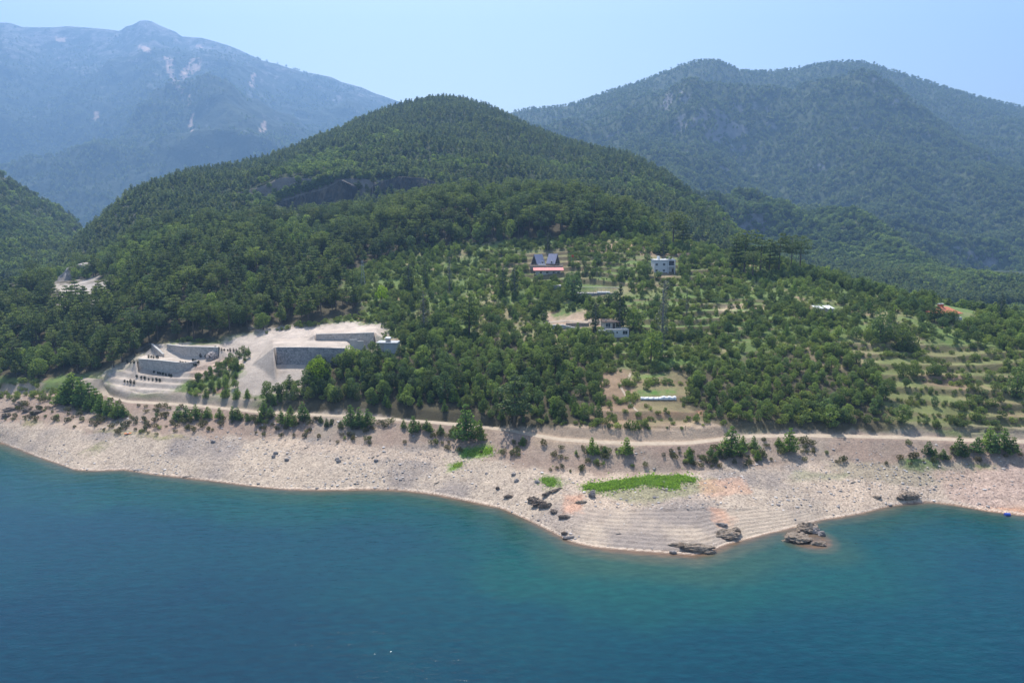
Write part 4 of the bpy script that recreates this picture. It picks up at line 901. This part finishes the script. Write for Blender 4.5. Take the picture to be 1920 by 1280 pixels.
rock(1689,936,(1.4,.9,.6), 'dark rock at the left foot of the rounded outcrop', 'darkledge', 20)
rock(1645,933,(1.2,.7,.4), 'small flat brown rock left of the rounded outcrop', 'ledge', 21)
rock(933,917,(.6,.5,.6), 'small black stump-like rock on the gravel', 'darkledge', 22, 'rock', strata=False)
rock(953,932,(1.3,.7,.5), 'dark ledge above the left waterline of the point', 'darkledge', 23)
for i, (a, b, sx, sy, sz, lab, mt) in enumerate([(1494,1010,3.0,1.9,1.0,'layered sloping rock forming the left of the islet','ledge'),(1517,993,2.6,1.6,1.2,'brown rounded rock at the back of the islet','ledge'),(1504,1006,1.6,1.3,.7,'low shelf in the middle of the islet','ledge'),(1528,997,1.0,.8,.9,'pale grey block on the islet','boulder'),(1540,1001,.9,.7,.7,'second pale block on the islet','boulder'),(1534,1019,1.7,.8,.5,'reddish low rock at the front of the islet','ledge'),(1476,1012,1.3,.5,.25,'thin reddish shelf at the left tip of the islet','ledge')]):
    h = hit(a, b); Yw = (CAMZ-.2)/float(s_of(b)); v, f = rock_shape(40+i, 4, sx*1.15, sy*1.2, sz*1.2, strata=mt == 'ledge')
    tag(link('islet_rock', arr_mesh('islet_rock', v, f, [M[mt]]), None, (float(u_of(a, b))*Yw, Yw, sz*.35)), lab, 'rock')
for i, (a, b, sx) in enumerate([(22,768,3.2),(40,760,2.4),(68,775,2.2),(52,770,1.6),(12,780,1.4)]):
    rock(a, b, (sx, 1.3, .9), ['widest dark weathered rock at the far left bank','upper dark rock at the far left bank','dark rock right of the widest one at the left bank','brown rock in the middle of the left bank group','smallest rock low in the left bank group'][i], 'darkledge', 60+i, rz=.2)
for i, (a, b) in enumerate([(632,861),(635,866),(513,858),(517,851),(538,863),(705,864),(1007,905),(962,890),(400,829),(968,902)]):
    rock(a, b, (.9, .7, .7), 'white block among the gravel of the dry bank', 'boulder', 70+i, 'rock', cat='rock', group='white blocks on the dry bank', strata=False, n=2)
def grass_patch(name, poly, n_, H, label):
    xs = np.array(poly); Q = []
    while len(Q) < n_:
        a = rng.uniform(xs[:, 0].min(), xs[:, 0].max()); b = rng.uniform(xs[:, 1].min(), xs[:, 1].max())
        if inpoly(np.array([a]), np.array([b]), poly)[0]: Q.append((a, b))
    Q = np.array(Q); c_ = hit(xs[:, 0].mean(), xs[:, 1].mean()); X = []; 
    A = [hit(*q) for q in poly]; W = np.array([(v.x, v.y) for v in A]); P = []
    while len(P) < n_:
        x = rng.uniform(W[:, 0].min(), W[:, 0].max(), 4000); y = rng.uniform(W[:, 1].min(), W[:, 1].max(), 4000); k = inpoly(x+fbm(x, y, 3, 3, 5)*.8, y+fbm(x, y, 3, 3, 6)*1.0, [tuple(q) for q in W]); P += list(zip(x[k], y[k]))
    P = np.array(P[:n_]); P += rng.normal(size=P.shape)*np.where(rng.random(n_) < .22, 1.3, .12)[:, None]; Z = gz(P[:, 0], P[:, 1]); r = rng; c = np.stack([P[:, 0], P[:, 1], Z+H*.4], 1)
    nn = r.normal(size=c.shape)*[.6, .6, .3]+[0, 0, 1]; nn /= np.linalg.norm(nn, axis=1)[:, None]; v, f = quads(c, nn, H, r=r)
    return tag(link(name, arr_mesh(name, v, f, [M['grass']])), label, 'grass', kind='stuff')
grass_patch('green_grass', [(1095,912),(1130,905),(1180,897),(1230,892),(1260,891),(1302,897),(1302,902),(1275,904),(1265,917),(1248,913),(1200,907),(1185,915),(1150,917),(1120,919),(1097,918)], 9000, .38, 'bright green strip of grass on the sandy point')
grass_patch('green_grass', [(1016,896),(1040,895),(1042,905),(1030,912),(1018,906)], 900, .3, 'small green grass tuft left of the bright strip')
grass_patch('green_grass', [(877,846),(925,838),(922,850),(880,857)], 1100, .3, 'green patch under the biggest young pine')
grass_patch('green_grass', [(850,872),(868,866),(868,875),(852,877)], 350, .25, 'tiny green patch on the gravel')

# ------------------------------------------------------------------ walls of the building site
def stone_wall_mat(name, a, b, c, mortar, sc=1.6):
    t = NT(name); p = t.n('ShaderNodeTexCoord').outputs['Object']; vo = t.n('ShaderNodeTexVoronoi'); vo.inputs['Scale'].default_value = sc; t.l(p, vo.inputs['Vector'])
    v2 = t.n('ShaderNodeTexVoronoi', feature='DISTANCE_TO_EDGE'); v2.inputs['Scale'].default_value = sc; t.l(p, v2.inputs['Vector']); sc_ = t.n('ShaderNodeSeparateColor'); t.l(vo.outputs['Color'], sc_.inputs[0])
    cc = t.ramp(sc_.outputs[0], [(0, a), (.5, b), (1, c)]); t.col(t.mix(t.mr(v2.outputs['Distance'], .02, .09), mortar, cc)); t.set(.9, .2); t.bump(v2.outputs['Distance'], .15); return t.m
M['darkwall'] = stone_wall_mat('dark stone masonry', (.17,.165,.17), (.26,.25,.25), (.38,.36,.35), (.31,.295,.29))
M['greywall'] = stone_wall_mat('grey stone masonry', (.30,.28,.25), (.40,.37,.34), (.50,.46,.42), (.44,.41,.37))
M['concrete'] = surf_mat('concrete', (.34,.33,.31), (.46,.44,.41), .5)
M['palecon'] = surf_mat('pale plaster', (.33,.34,.35), (.42,.43,.43), .5)
def wall_run(name, rows, mat, label, cap, th=.7, cat='retaining wall', batter=.12):
    o = empty(name, (rows[0][0], rows[0][1], rows[0][2])); tag(o, label, cat); o0 = Vector(o.location); fine = []
    for a, b in zip(rows[:-1], rows[1:]):
        for k in range(8): fine.append([a[i]+(b[i]-a[i])*k/8 for i in range(4)])
    fine.append(list(rows[-1])); n = len(fine); A = np.array(fine); ker = np.ones(5)/5
    if n > 12: A = np.stack([np.convolve(np.pad(A[:, i], 2, 'edge'), ker, 'valid') for i in range(4)], 1)
    def strip(y0, y1, z0, z1, nm, m, off=0):
        V, F = [], []
        for i in range(n):
            d = A[min(i+1, n-1), :2]-A[max(i-1, 0), :2]; d /= np.linalg.norm(d)+1e-9; nn = np.array([-d[1], d[0]]);
            for (yy, zz) in ((y0(i), z0(i)), (y1(i), z1(i)), (th+off, z1(i)), (th+off, z0(i))): V.append((A[i, 0]+nn[0]*yy-o0.x, A[i, 1]+nn[1]*yy-o0.y, zz-o0.z))
        for i in range(n-1):
            for j in range(4): F.append((4*i+j, 4*i+4+j, 4*i+4+(j+1) % 4, 4*i+(j+1) % 4))
        F += [(0, 1, 2, 3), (4*n-1, 4*n-2, 4*n-3, 4*n-4)]
        link(nm, arr_mesh(nm, V, F, [m]), o)
    strip(lambda i: -batter*(A[i, 3]-A[i, 2])*.5, lambda i: 0.0, lambda i: A[i, 2]-2.5, lambda i: A[i, 3], 'masonry', M[mat])
    if cap: strip(lambda i: -.12, lambda i: -.12, lambda i: A[i, 3]+.003, lambda i: A[i, 3]+.22, 'coping', M['concrete'], .1)
    return o
wl = ['dark grey stone retaining wall, the biggest, above the pale scree slope', 'light grey upper retaining wall with a slanting edge, behind the big dark wall', 'low grey wall on the left of the site, under the ramp', 'long curving grey wall behind the ramp at the left of the site', 'short curved wall along the left edge of the ramp']
for rows, (nm, _, pts, dep), lab, mt in zip(WPTS, WALLDEF, wl, ['darkwall', 'greywall', 'greywall', 'greywall', 'greywall']): wall_run('retaining_wall', rows, mt, lab, mt == 'greywall')
# white end wall beside the upper wall
def house_at(name, px_, py_, rz, label, cat, dz=0):
    h = hit(px_, py_); o = empty(name, (h.x, h.y, h.z+dz), rz); tag(o, label, cat); o['_s'] = h.y/1280; S = h.y/1280; del o['_s']; return o, S, h
o, S, h = house_at('concrete_wall', 658, 652, .05, 'pale grey concrete wall end right of the upper retaining wall', 'wall', -1)
MB().box(-2*S, 12*S, 0, .5, 0, 1+16*S).build('wall_panel', M['concrete'], o); MB().box(12*S+.003, 24*S, 0, .5, 0, 1+13*S).build('side_panel', M['concrete'], o)
# heap of pale stones
h = hit(399,671); o = tag(empty('stone_heap', h), 'dome-shaped heap of pale stones on the site terrace', 'stone heap'); V_, F_ = [], []; off = 0
for i in range(260):
    a = rng.uniform(0, 6.28); e = math.asin(rng.uniform(0, 1)); rr = 2.7*rng.uniform(.8, 1); v, f = rock_shape(i % 9, 1); v = v*rng.uniform(.22, .42)+np.array([math.cos(a)*math.cos(e)*rr, math.sin(a)*math.cos(e)*rr, math.sin(e)*rr]); V_.append(v); F_.append(f+off); off += len(v)
link('stones', arr_mesh('stones', np.vstack(V_), np.vstack(F_), [M['palestone']]), o)

# ------------------------------------------------------------------ buildings
M['white'] = surf_mat('white wall paint', (.50,.51,.52), (.60,.60,.60), .6)
M['beige'] = surf_mat('beige plaster', (.38,.33,.27), (.48,.42,.35), .8)
M['greyroof'] = surf_mat('grey metal roof', (.30,.29,.36), (.38,.37,.45), .8, .5)
M['darkwood'] = surf_mat('dark timber', (.05,.035,.03), (.10,.07,.05), 2)
M['pinkroof'] = surf_mat('faded red metal roof', (.45,.13,.12), (.58,.22,.2), .8, .6)
M['tile'] = surf_mat('orange roof tile', (.42,.13,.07), (.58,.22,.12), 2.5)
M['glass'] = surf_mat('dark window glass', (.02,.025,.03), (.04,.05,.06), 1, .15, 0, .5)
M['frame'] = surf_mat('window frame', (.55,.55,.55), (.7,.7,.7), 1)
M['steel'] = surf_mat('galvanised steel', (.3,.31,.32), (.42,.43,.44), 2, .5)
M['planks'] = surf_mat('weathered planks', (.22,.17,.13), (.36,.3,.25), 3)
M['film'] = surf_mat('white sheeting', (.6,.6,.58), (.75,.75,.73), .7)
M['red'] = surf_mat('red cloth', (.5,.06,.03), (.6,.1,.05), 2)
M['blue'] = surf_mat('blue plastic', (.03,.07,.35), (.05,.1,.45), 2, .5)
M['orange'] = surf_mat('orange plastic', (.7,.2,.08), (.8,.3,.12), 2, .5)
def window(parent, x, z, wd, ht, y, bars=1):
    """a framed window on a wall whose outer face is at -y"""
    f = MB(); t_ = .09
    f.box(x-wd/2-t_, x+wd/2+t_, y-.06, y+.02, z-t_, z); f.box(x-wd/2-t_, x+wd/2+t_, y-.06, y+.02, z+ht, z+ht+t_)
    f.box(x-wd/2-t_, x-wd/2, y-.06, y+.02, z+.002, z+ht-.002); f.box(x+wd/2, x+wd/2+t_, y-.06, y+.02, z+.002, z+ht-.002)
    for i in range(bars): xx = x-wd/2+wd*(i+1)/(bars+1); f.box(xx-.03, xx+.03, y-.05, y+.015, z+.003, z+ht-.003)
    w_ = f.build('window', M['frame'], parent); MB().box(x-wd/2, x+wd/2, y-.02, y+.01, z, z+ht).build('pane', M['glass'], w_)
def door(parent, x, z, wd, ht, y, mat='darkwood'):
    d = MB().box(x-wd/2, x+wd/2, y-.05, y+.02, z, z+ht).build('door', M[mat], parent); MB().box(x+wd*.3, x+wd*.4, y-.12, y-.051, z+ht*.45, z+ht*.5).build('handle', M['steel'], d)
def slab(pts, th): # pts: 4 corners (x,y,z)
    return MB().add(list(pts)+[(x, y, z-th) for x, y, z in pts], [(0,1,2,3),(7,6,5,4),(0,4,5,1),(1,5,6,2),(2,6,7,3),(3,7,4,0)])
def flag_pole():
    h = hit(1071,500); o = tag(empty('flagpole', h), 'flagpole with a small red flag right of the twin cabins', 'flagpole'); MB().bar((0, 0, 0), (0, 0, 6.5), .06, .04).build('pole', M['steel'], o); slab([(0.05, 0, 6.4), (1.3, .1, 6.3), (1.3, .15, 5.2), (.05, 0, 5.3)], .03).build('flag', M['red'], o)
def aframe(px_, py_, rz, label):
    o, S, h = house_at('a_frame_cabin', px_, py_, rz, label, 'cabin', .2); W, L, H = 3.1, 5.6, 5.6   # ridge runs along x, slopes face front and back
    slab([(-L/2, 0, H), (L/2, 0, H), (L/2, -W, .3), (-L/2, -W, .3)][::-1], .15).build('roof', M['greyroof'], o)
    r_ = slab([(-L/2, .003, H), (L/2, .003, H), (L/2, W, .3), (-L/2, W, .3)], .15).build('roof', M['greyroof'], o)
    for sx in (-1, 1):
        g = MB().add([(sx*(L/2-.3), -W+.25, .25), (sx*(L/2-.3), W-.25, .25), (sx*(L/2-.3), 0, H-.4), (sx*(L/2-.45), -W+.25, .25), (sx*(L/2-.45), W-.25, .25), (sx*(L/2-.45), 0, H-.4)], [(0,1,2),(5,4,3),(0,3,4,1),(1,4,5,2),(2,5,3,0)]).build('gable_wall', M['darkwood'], o)
        MB().box(sx*(L/2-.28)-.02, sx*(L/2-.28)+.02, -.7, .7, .4, 2.3).build('gable_window', M['glass'], g)
    d_ = MB().box(.2, 1.3, -W-.25, -W+.6, .5, 1.9).build('dormer', M['white'], o); MB().box(.4, 1.1, -W-.27, -W-.255, .7, 1.7).build('pane', M['glass'], d_)
    MB().box(-L/2-.2, L/2+.2, -W-.9, W+.2, -2.0, .2).build('base', M['darkwood'], o); return o
aframe(1009,497,R(32), 'left one of the two dark A-frame cabins with lavender-grey roofs'); aframe(1037,496,R(-32), 'right one of the two dark A-frame cabins with lavender-grey roofs')
o, S, h = house_at('timber_deck', 1027, 503, 0, 'brown timber deck wall below the two A-frame cabins', 'deck')
MB().box(-33*S, 28*S, -.3, 3.2, -1, 1.4).build('deck', M['planks'], o)
rl = MB(); [rl.box(x*S-.04, x*S+.04, -.28, -.2, 1.403, 2.3) for x in range(-32, 29, 6)]; rl.box(-33*S, 28*S, -.3, -.18, 2.303, 2.38); rl.build('railing', M['steel'], o)
MB().box(-18*S, -4*S, -.6, -.303, 1.5, 2.35).build('banner', M['film'], o)
o, S, h = house_at('long_low_building', 1029, 515, 0, 'long low building with a faded red metal roof under the cabins', 'building')
MB().box(-24*S, 22*S, .4, 5, -1.5, 2.3).build('wall', M['palecon'], o); slab([(-29*S, -.6, 2.25), (28*S, -.6, 2.35), (28*S, 5.2, 3.5), (-29*S, 5.2, 3.4)], .14).build('roof', M['pinkroof'], o)
for x in (-15, -3, 9, 18): window(o, x*S, .5, 1.2, 1.1, .4)
pp = [MB().box(x*S-.07, x*S+.07, -.4, -.25, -1.5, 2.1).build('post', M['darkwood'], o) for x in (-27, -14, 0, 13, 26)]
flag_pole()
# white flat-roofed house
o, S, h = house_at('flat_roofed_house', 1247, 513, .05, 'white two-storey flat-roofed house with an open balcony, high on the slope', 'house')
X0, X1 = -20*S, 19*S; zt = 26*S
MB().box(X0, 5*S, .5, 8, -1.5, zt*.93).build('wall', M['white'], o)
MB().box(7.0*S, X1-1.2*S, 1.6, 7.6, 0, zt*.9).build('wall', M['palecon'], o)
fr = MB(); fr.box(5*S+.003, 6.6*S, 0, 8.01, -1.5, zt); fr.box(X1-1.2*S, X1, 0, 8.01, -1.5, zt); fr.box(6.6*S, X1-1.2*S, .02, .6, zt*.9, zt); fr.box(6.6*S, X1-1.2*S, .02, 1.6, zt*.46, zt*.54); fr.build('balcony_frame', M['white'], o)
MB().box(6.61*S, X1-1.21*S, .9, 1.1, .0, zt*.459).build('ground_floor_wall', M['palecon'], o); door(o, 15*S, 0.1, 1.0, 2.2, .9)
MB().box(6.62*S, X1-1.22*S, 1.5, 1.61, zt*.56, zt*.88).build('balcony_window', M['glass'], o)
MB().box(X0-.2, 5.0*S, .3, 8.2, zt*.93+.003, zt*.97).build('roof', M['white'], o); MB().box(-12*S, -8*S, 3, 5, zt*.973, zt*1.2).build('water_tank', M['film'], o)
for x in (-16, -2): window(o, x*S, zt*.55, 1.2, 1.2, .5); window(o, x*S, zt*.12, 1.2, 1.1, .5)
ch_ = MB(); [ch_.box(x*S-.12, x*S+.12, 1, 1.3, zt+.003, zt+1.1) for x in (7.5, 15)]; ch_.build('roof_post', M['white'], o)
# long railing terrace
o, S, h = house_at('long_terrace', 1124, 553, 0, 'long raised terrace with a pale top rail, in the middle of the village', 'terrace')
MB().box(-42*S, 48*S, 0, 6, -3, .9).build('platform', M['darkwall'], o); rl = slab([(-44*S, -.3, 4.0), (42*S, -.3, 3.7), (42*S, .35, 3.7), (-44*S, .35, 4.0)], .22).build('top_rail', M['concrete'], o)
for i in range(12): MB().box((-40+i*7.2)*S-.05, (-40+i*7.2)*S+.05, -.05, .05, .903, 3.5).build('post', M['steel'], o)
MB().box(-4*S, 20*S, .6, 2.6, .903, 1.5).build('table', M['film'], o)
o, S, h = house_at('small_grey_house', 1044, 548, 0, 'small pale grey house half hidden left of the big dark tree', 'house')
MB().box(-6*S, 7*S, 0, 4, -1, 3.2).build('wall', M['palecon'], o); MB().box(-7*S, 8*S, -.3, 4.3, 3.203, 3.45).build('roof', M['concrete'], o); window(o, 1*S, 1.2, .9, 1, 0)
# two-tone house
o, S, h = house_at('two_tone_house', 1157, 633, -.03, 'white house with a beige upper storey and dark roof, centre of the slope', 'house')
MB().box(-22*S, 22*S, 0, 6, -2.5, 14.5*S).build('lower_wall', M['white'], o); window(o, 15*S, 6*S, 2.0, 1.5, 0, 1); window(o, 0, 8*S, .7, .7, 0, 0)
up_ = MB().box(-27*S, -1*S, 3.0, 9, 13*S, 27*S).build('upper_wall', M['beige'], o); window(o, -16*S, 17.5*S, 2.0, 1.7, 3.0, 1); door(o, -5*S, 15*S, 1.1, 2.3, 3.0)
MB().box(-28*S, 6*S, 2.4, 9.3, 27*S+.003, 28*S).build('roof', M['darkwood'], o); MB().box(-21*S, -18*S, 5, 5.6, 28*S+.003, 31*S).build('chimney', M['beige'], o)
MB().box(-22.2*S, 22.2*S, -.1, 3, 14.5*S+.003, 15.2*S).build('terrace_slab', M['concrete'], o)
c_ = MB().box(-35*S, -22.4*S, -.2, 3.4, 12.3*S, 13*S).build('carport_roof', M['film'], o)
for x in (-34, -24): MB().box(x*S-.08, x*S+.08, 0, .15, -2, 12.2*S).build('post', M['steel'], o)
rl = MB(); [rl.box(x*S-.03, x*S+.03, 0, .06, 15.2*S+.003, 15.2*S+1) for x in range(0, 22, 4)]; rl.box(-1*S, 22*S, -.01, .07, 15.2*S+1.003, 15.2*S+1.06); rl.build('railing', M['steel'], o)
# concrete ramp wall left of it
o, S, h = house_at('concrete_ramp', 1056, 616, 0, 'pale concrete ramp wall slanting down left of the two-tone house', 'wall')
MB().add([(-22*S, 0, 7*S), (0, 0, 7*S), (32*S, -1, 0), (32*S, -1, -4), (-22*S, 0, -4), (-22*S, 1.3, 7*S), (0, 1.3, 7*S), (32*S, .4, 0), (32*S, .4, -4), (-22*S, 1.3, -4)], [(0,4,3,2,1),(5,6,7,8,9),(0,1,6,5),(1,2,7,6),(2,3,8,7),(4,0,5,9),(3,4,9,8)]).build('wall', M['concrete'], o)
MB().box(6*S, 50*S, 2.5, 3.3, -2, 9*S).build('back_wall', M['planks'], o)
# red-roofed house
o, S, h = house_at('red_roofed_house', 1782, 601, .25, 'white house with an orange hipped tile roof and two chimneys, on the right crest', 'house')
W = 20*S
MB().box(-W, W, 0, 7.5, -1.5, 14*S).build('wall', M['white'], o); e = 4*S; zr, ze = 25*S, 13.5*S
MB().add([(-W-e, -e, ze), (W+e, -e, ze), (W+e, 7.5+e, ze), (-W-e, 7.5+e, ze), (-W*.45, 3.7, zr), (W*.3, 3.7, zr), (-W-e, -e, ze-.2), (W+e, -e, ze-.2), (W+e, 7.5+e, ze-.2), (-W-e, 7.5+e, ze-.2)], [(0,1,5,4),(1,2,5),(2,3,4,5),(3,0,4),(6,9,8,7),(0,6,7,1),(1,7,8,2),(2,8,9,3),(3,9,6,0)]).build('roof', M['tile'], o)
for x in (-13, -6):
    c_ = MB().box(x*S-.4, x*S+.4, 3.2, 4.2, 19*S, 30*S).build('chimney', M['tile'], o); MB().box(x*S-.5, x*S+.5, 3.1, 4.3, 30*S+.003, 31*S).build('chimney_cap', M['film'], c_)
window(o, -8*S, 3*S, 1.3, 1.3, 0); window(o, 5*S, 3*S, 1.3, 1.3, 0); MB().box(W+.003, W+2.2, .5, 6, -1.5, 5*S).build('side_room', M['white'], o); MB().box(-W-1, -W+3.4, -2.4, -1.2, 5*S, 8*S).build('awning', M['film'], o)
for i, (a, b, rz_, lab) in enumerate([(1557,586,.4,'right one of the two small white-roofed sheds on the right slope'), (1537,586,.4,'left one of the two small white-roofed sheds, mostly hidden')]):
    o, S, h = house_at('shed', a, b, rz_, lab, 'shed'); MB().box(-1.8, 1.8, 0, 2.6, -1, 1.8).build('wall', M['beige'], o); slab([(-2.1, -.3, 1.85), (2.1, -.3, 1.85), (2.1, 3, 2.9), (-2.1, 3, 2.9)], .1).build('roof', M['film'], o); MB().box(-.4, .4, -.05, -.003, -.4, 1.4).build('door', M['planks'], o)
o, S, h = house_at('concrete_hut', 728, 664, -.05, 'small flat concrete hut half buried in the trees right of the site walls', 'hut', .3)
MB().box(-8*S, 18*S, 0, 5, -1, 19*S).build('wall', M['palecon'], o); MB().box(-22*S, 18.3*S, -.4, 5.3, 19*S+.003, 21*S).build('roof', M['palecon'], o); MB().box(-21*S, -8*S-.003, .3, 5, 4*S, 19*S).build('side_wall', M['greywall'], o)
b_ = MB().box(-6*S, 2*S, 1.5, 3.5, 21*S+.003, 27*S).build('roof_box', M['beige'], o); MB().box(-7*S, 3*S, 1.3, 3.7, 27*S+.003, 29*S).build('roof_box_lid', M['film'], o)
# white sheet tunnel in the garden
o, S, h = house_at('plastic_tunnel', 1234, 748, -.02, 'long low white plastic tunnel across the garden terraces', 'tunnel'); mb = MB(); N_ = 24
vs_ = []; 
for i in range(N_+1):
    x = (-34+68*i/N_)*S; hh = (.55 if i < 14 else .95)*(1+.15*math.sin(i*1.7)); vs_ += [(x, -1.0, -.1), (x, -.7, hh*.75), (x, 0, hh), (x, .7, hh*.75), (x, 1.0, -.1)]
mb.add(vs_, [(5*i+j, 5*i+5+j, 5*i+6+j, 5*i+j+1) for i in range(N_) for j in range(4)]+[(0,1,2,3,4), tuple(5*N_+j for j in (4,3,2,1,0))]).build('cover', M['film'], o)
hp = MB(); [hp.bar((x*S, -1.05, 0), (x*S, -.7, .85), .04) for x in range(-30, 34, 10)]; hp.build('hoops', M['steel'], o)
# power pylon and cable
h = hit(681,538); o = tag(empty('lattice_pylon', h), 'grey lattice power pylon on the left slope', 'pylon'); mb = MB(); Hh = (s_of(538)-s_of(488))*h.y; nn = 7
for k in range(nn):
    a, b = Hh*k/nn, Hh*(k+1)/nn; wa, wb = 1.1*(1-.8*k/nn), 1.1*(1-.8*(k+1)/nn)
    for (sx, sy, tx, ty_) in ((-1,-1,1,-1),(1,-1,1,1),(1,1,-1,1),(-1,1,-1,-1)): mb.bar((sx*wa, sy*wa, a), (sx*wb, sy*wb, b), .06, n=4); mb.bar((sx*wa, sy*wa, a), (tx*wb, ty_*wb, b), .04, n=4)
mb.build('tower', M['steel'], o); ar = MB(); [ar.bar((-1.8, 0, Hh*z), (1.8, 0, Hh*z), .06, n=4) for z in (.8, .93)]; ar.build('cross_arm', M['steel'], o)
# small things on the bank and by the road
for i, a in enumerate((1130, 1163, 1180, 1215, 1255, 1285)):
    h = hit(a, 806); o = tag(empty('garden_stake', h), 'thin dark stake in the row above the road under the gardens', 'stake', 'row of stakes above the road'); MB().bar((0, 0, -.2), (0, 0, 1.4), .07, .05).build('post', M['darkwood'], o); MB().bar((-.25, 0, 1.1), (.3, .05, 1.25), .05, .04).build('crosspiece', M['darkwood'], o)
h = hit(1887, 965); o = tag(empty('blue_barrel', (h.x, h.y-.3, .15)), 'blue plastic float on the water edge at the right', 'barrel'); mb = MB().bar((-.7, 0, .1), (.7, 0, .1), .5, n=14).build('drum', M['blue'], o, bevel=.06); MB().box(-.06, .06, -.12, .12, .5, .72).build('handle', M['film'], o)
h = hit(240, 814); o = tag(empty('orange_kayak', h, .2), 'small orange boat left on the greenish strip of the dry bank', 'boat'); vs_ = []
for i in range(9):
    x = -1.3+2.6*i/8; w_ = .42*math.sqrt(max(.02, 1-(x/1.35)**2)); vs_ += [(x, -w_, .35), (x, -w_*.6, .05), (x, w_*.6, .05), (x, w_, .35)]
MB().add(vs_, [(4*i+j, 4*i+4+j, 4*i+5+j, 4*i+j+1) for i in range(8) for j in range(3)]+[(4*i, 4*i+3, 4*i+7, 4*i+4) for i in range(8)]).build('hull', M['orange'], o); MB().box(-.35, .35, -.2, .2, .353, .5).build('seat', M['film'], o)

t = surf_mat('driftwood', (.12,.10,.08), (.3,.27,.23), 3)
for i, (a, b, L_, rz_) in enumerate([(352,894,3.2,.1),(575,840,1.6,.6),(620,826,1.2,1.2),(820,906,2.2,.5),(1245,919,1.8,-.7),(1600,905,1.8,.3),(700,858,1.6,.9),(1160,1002,1.5,.2)]):
    h = hit(a, b); m_ = MB().bar((-L_/2, 0, .12), (L_/2, .1, .2), .16, .09).bar((.1*L_, 0, .15), (.3*L_, .4, .55), .07, .03); o = m_.build('driftwood_log', t, None, (h.x, h.y, h.z)); o.rotation_euler = (0, 0, rz_)
    tag(o, 'weathered driftwood log stranded on the dry lake bank', 'driftwood', 'driftwood on the dry bank')
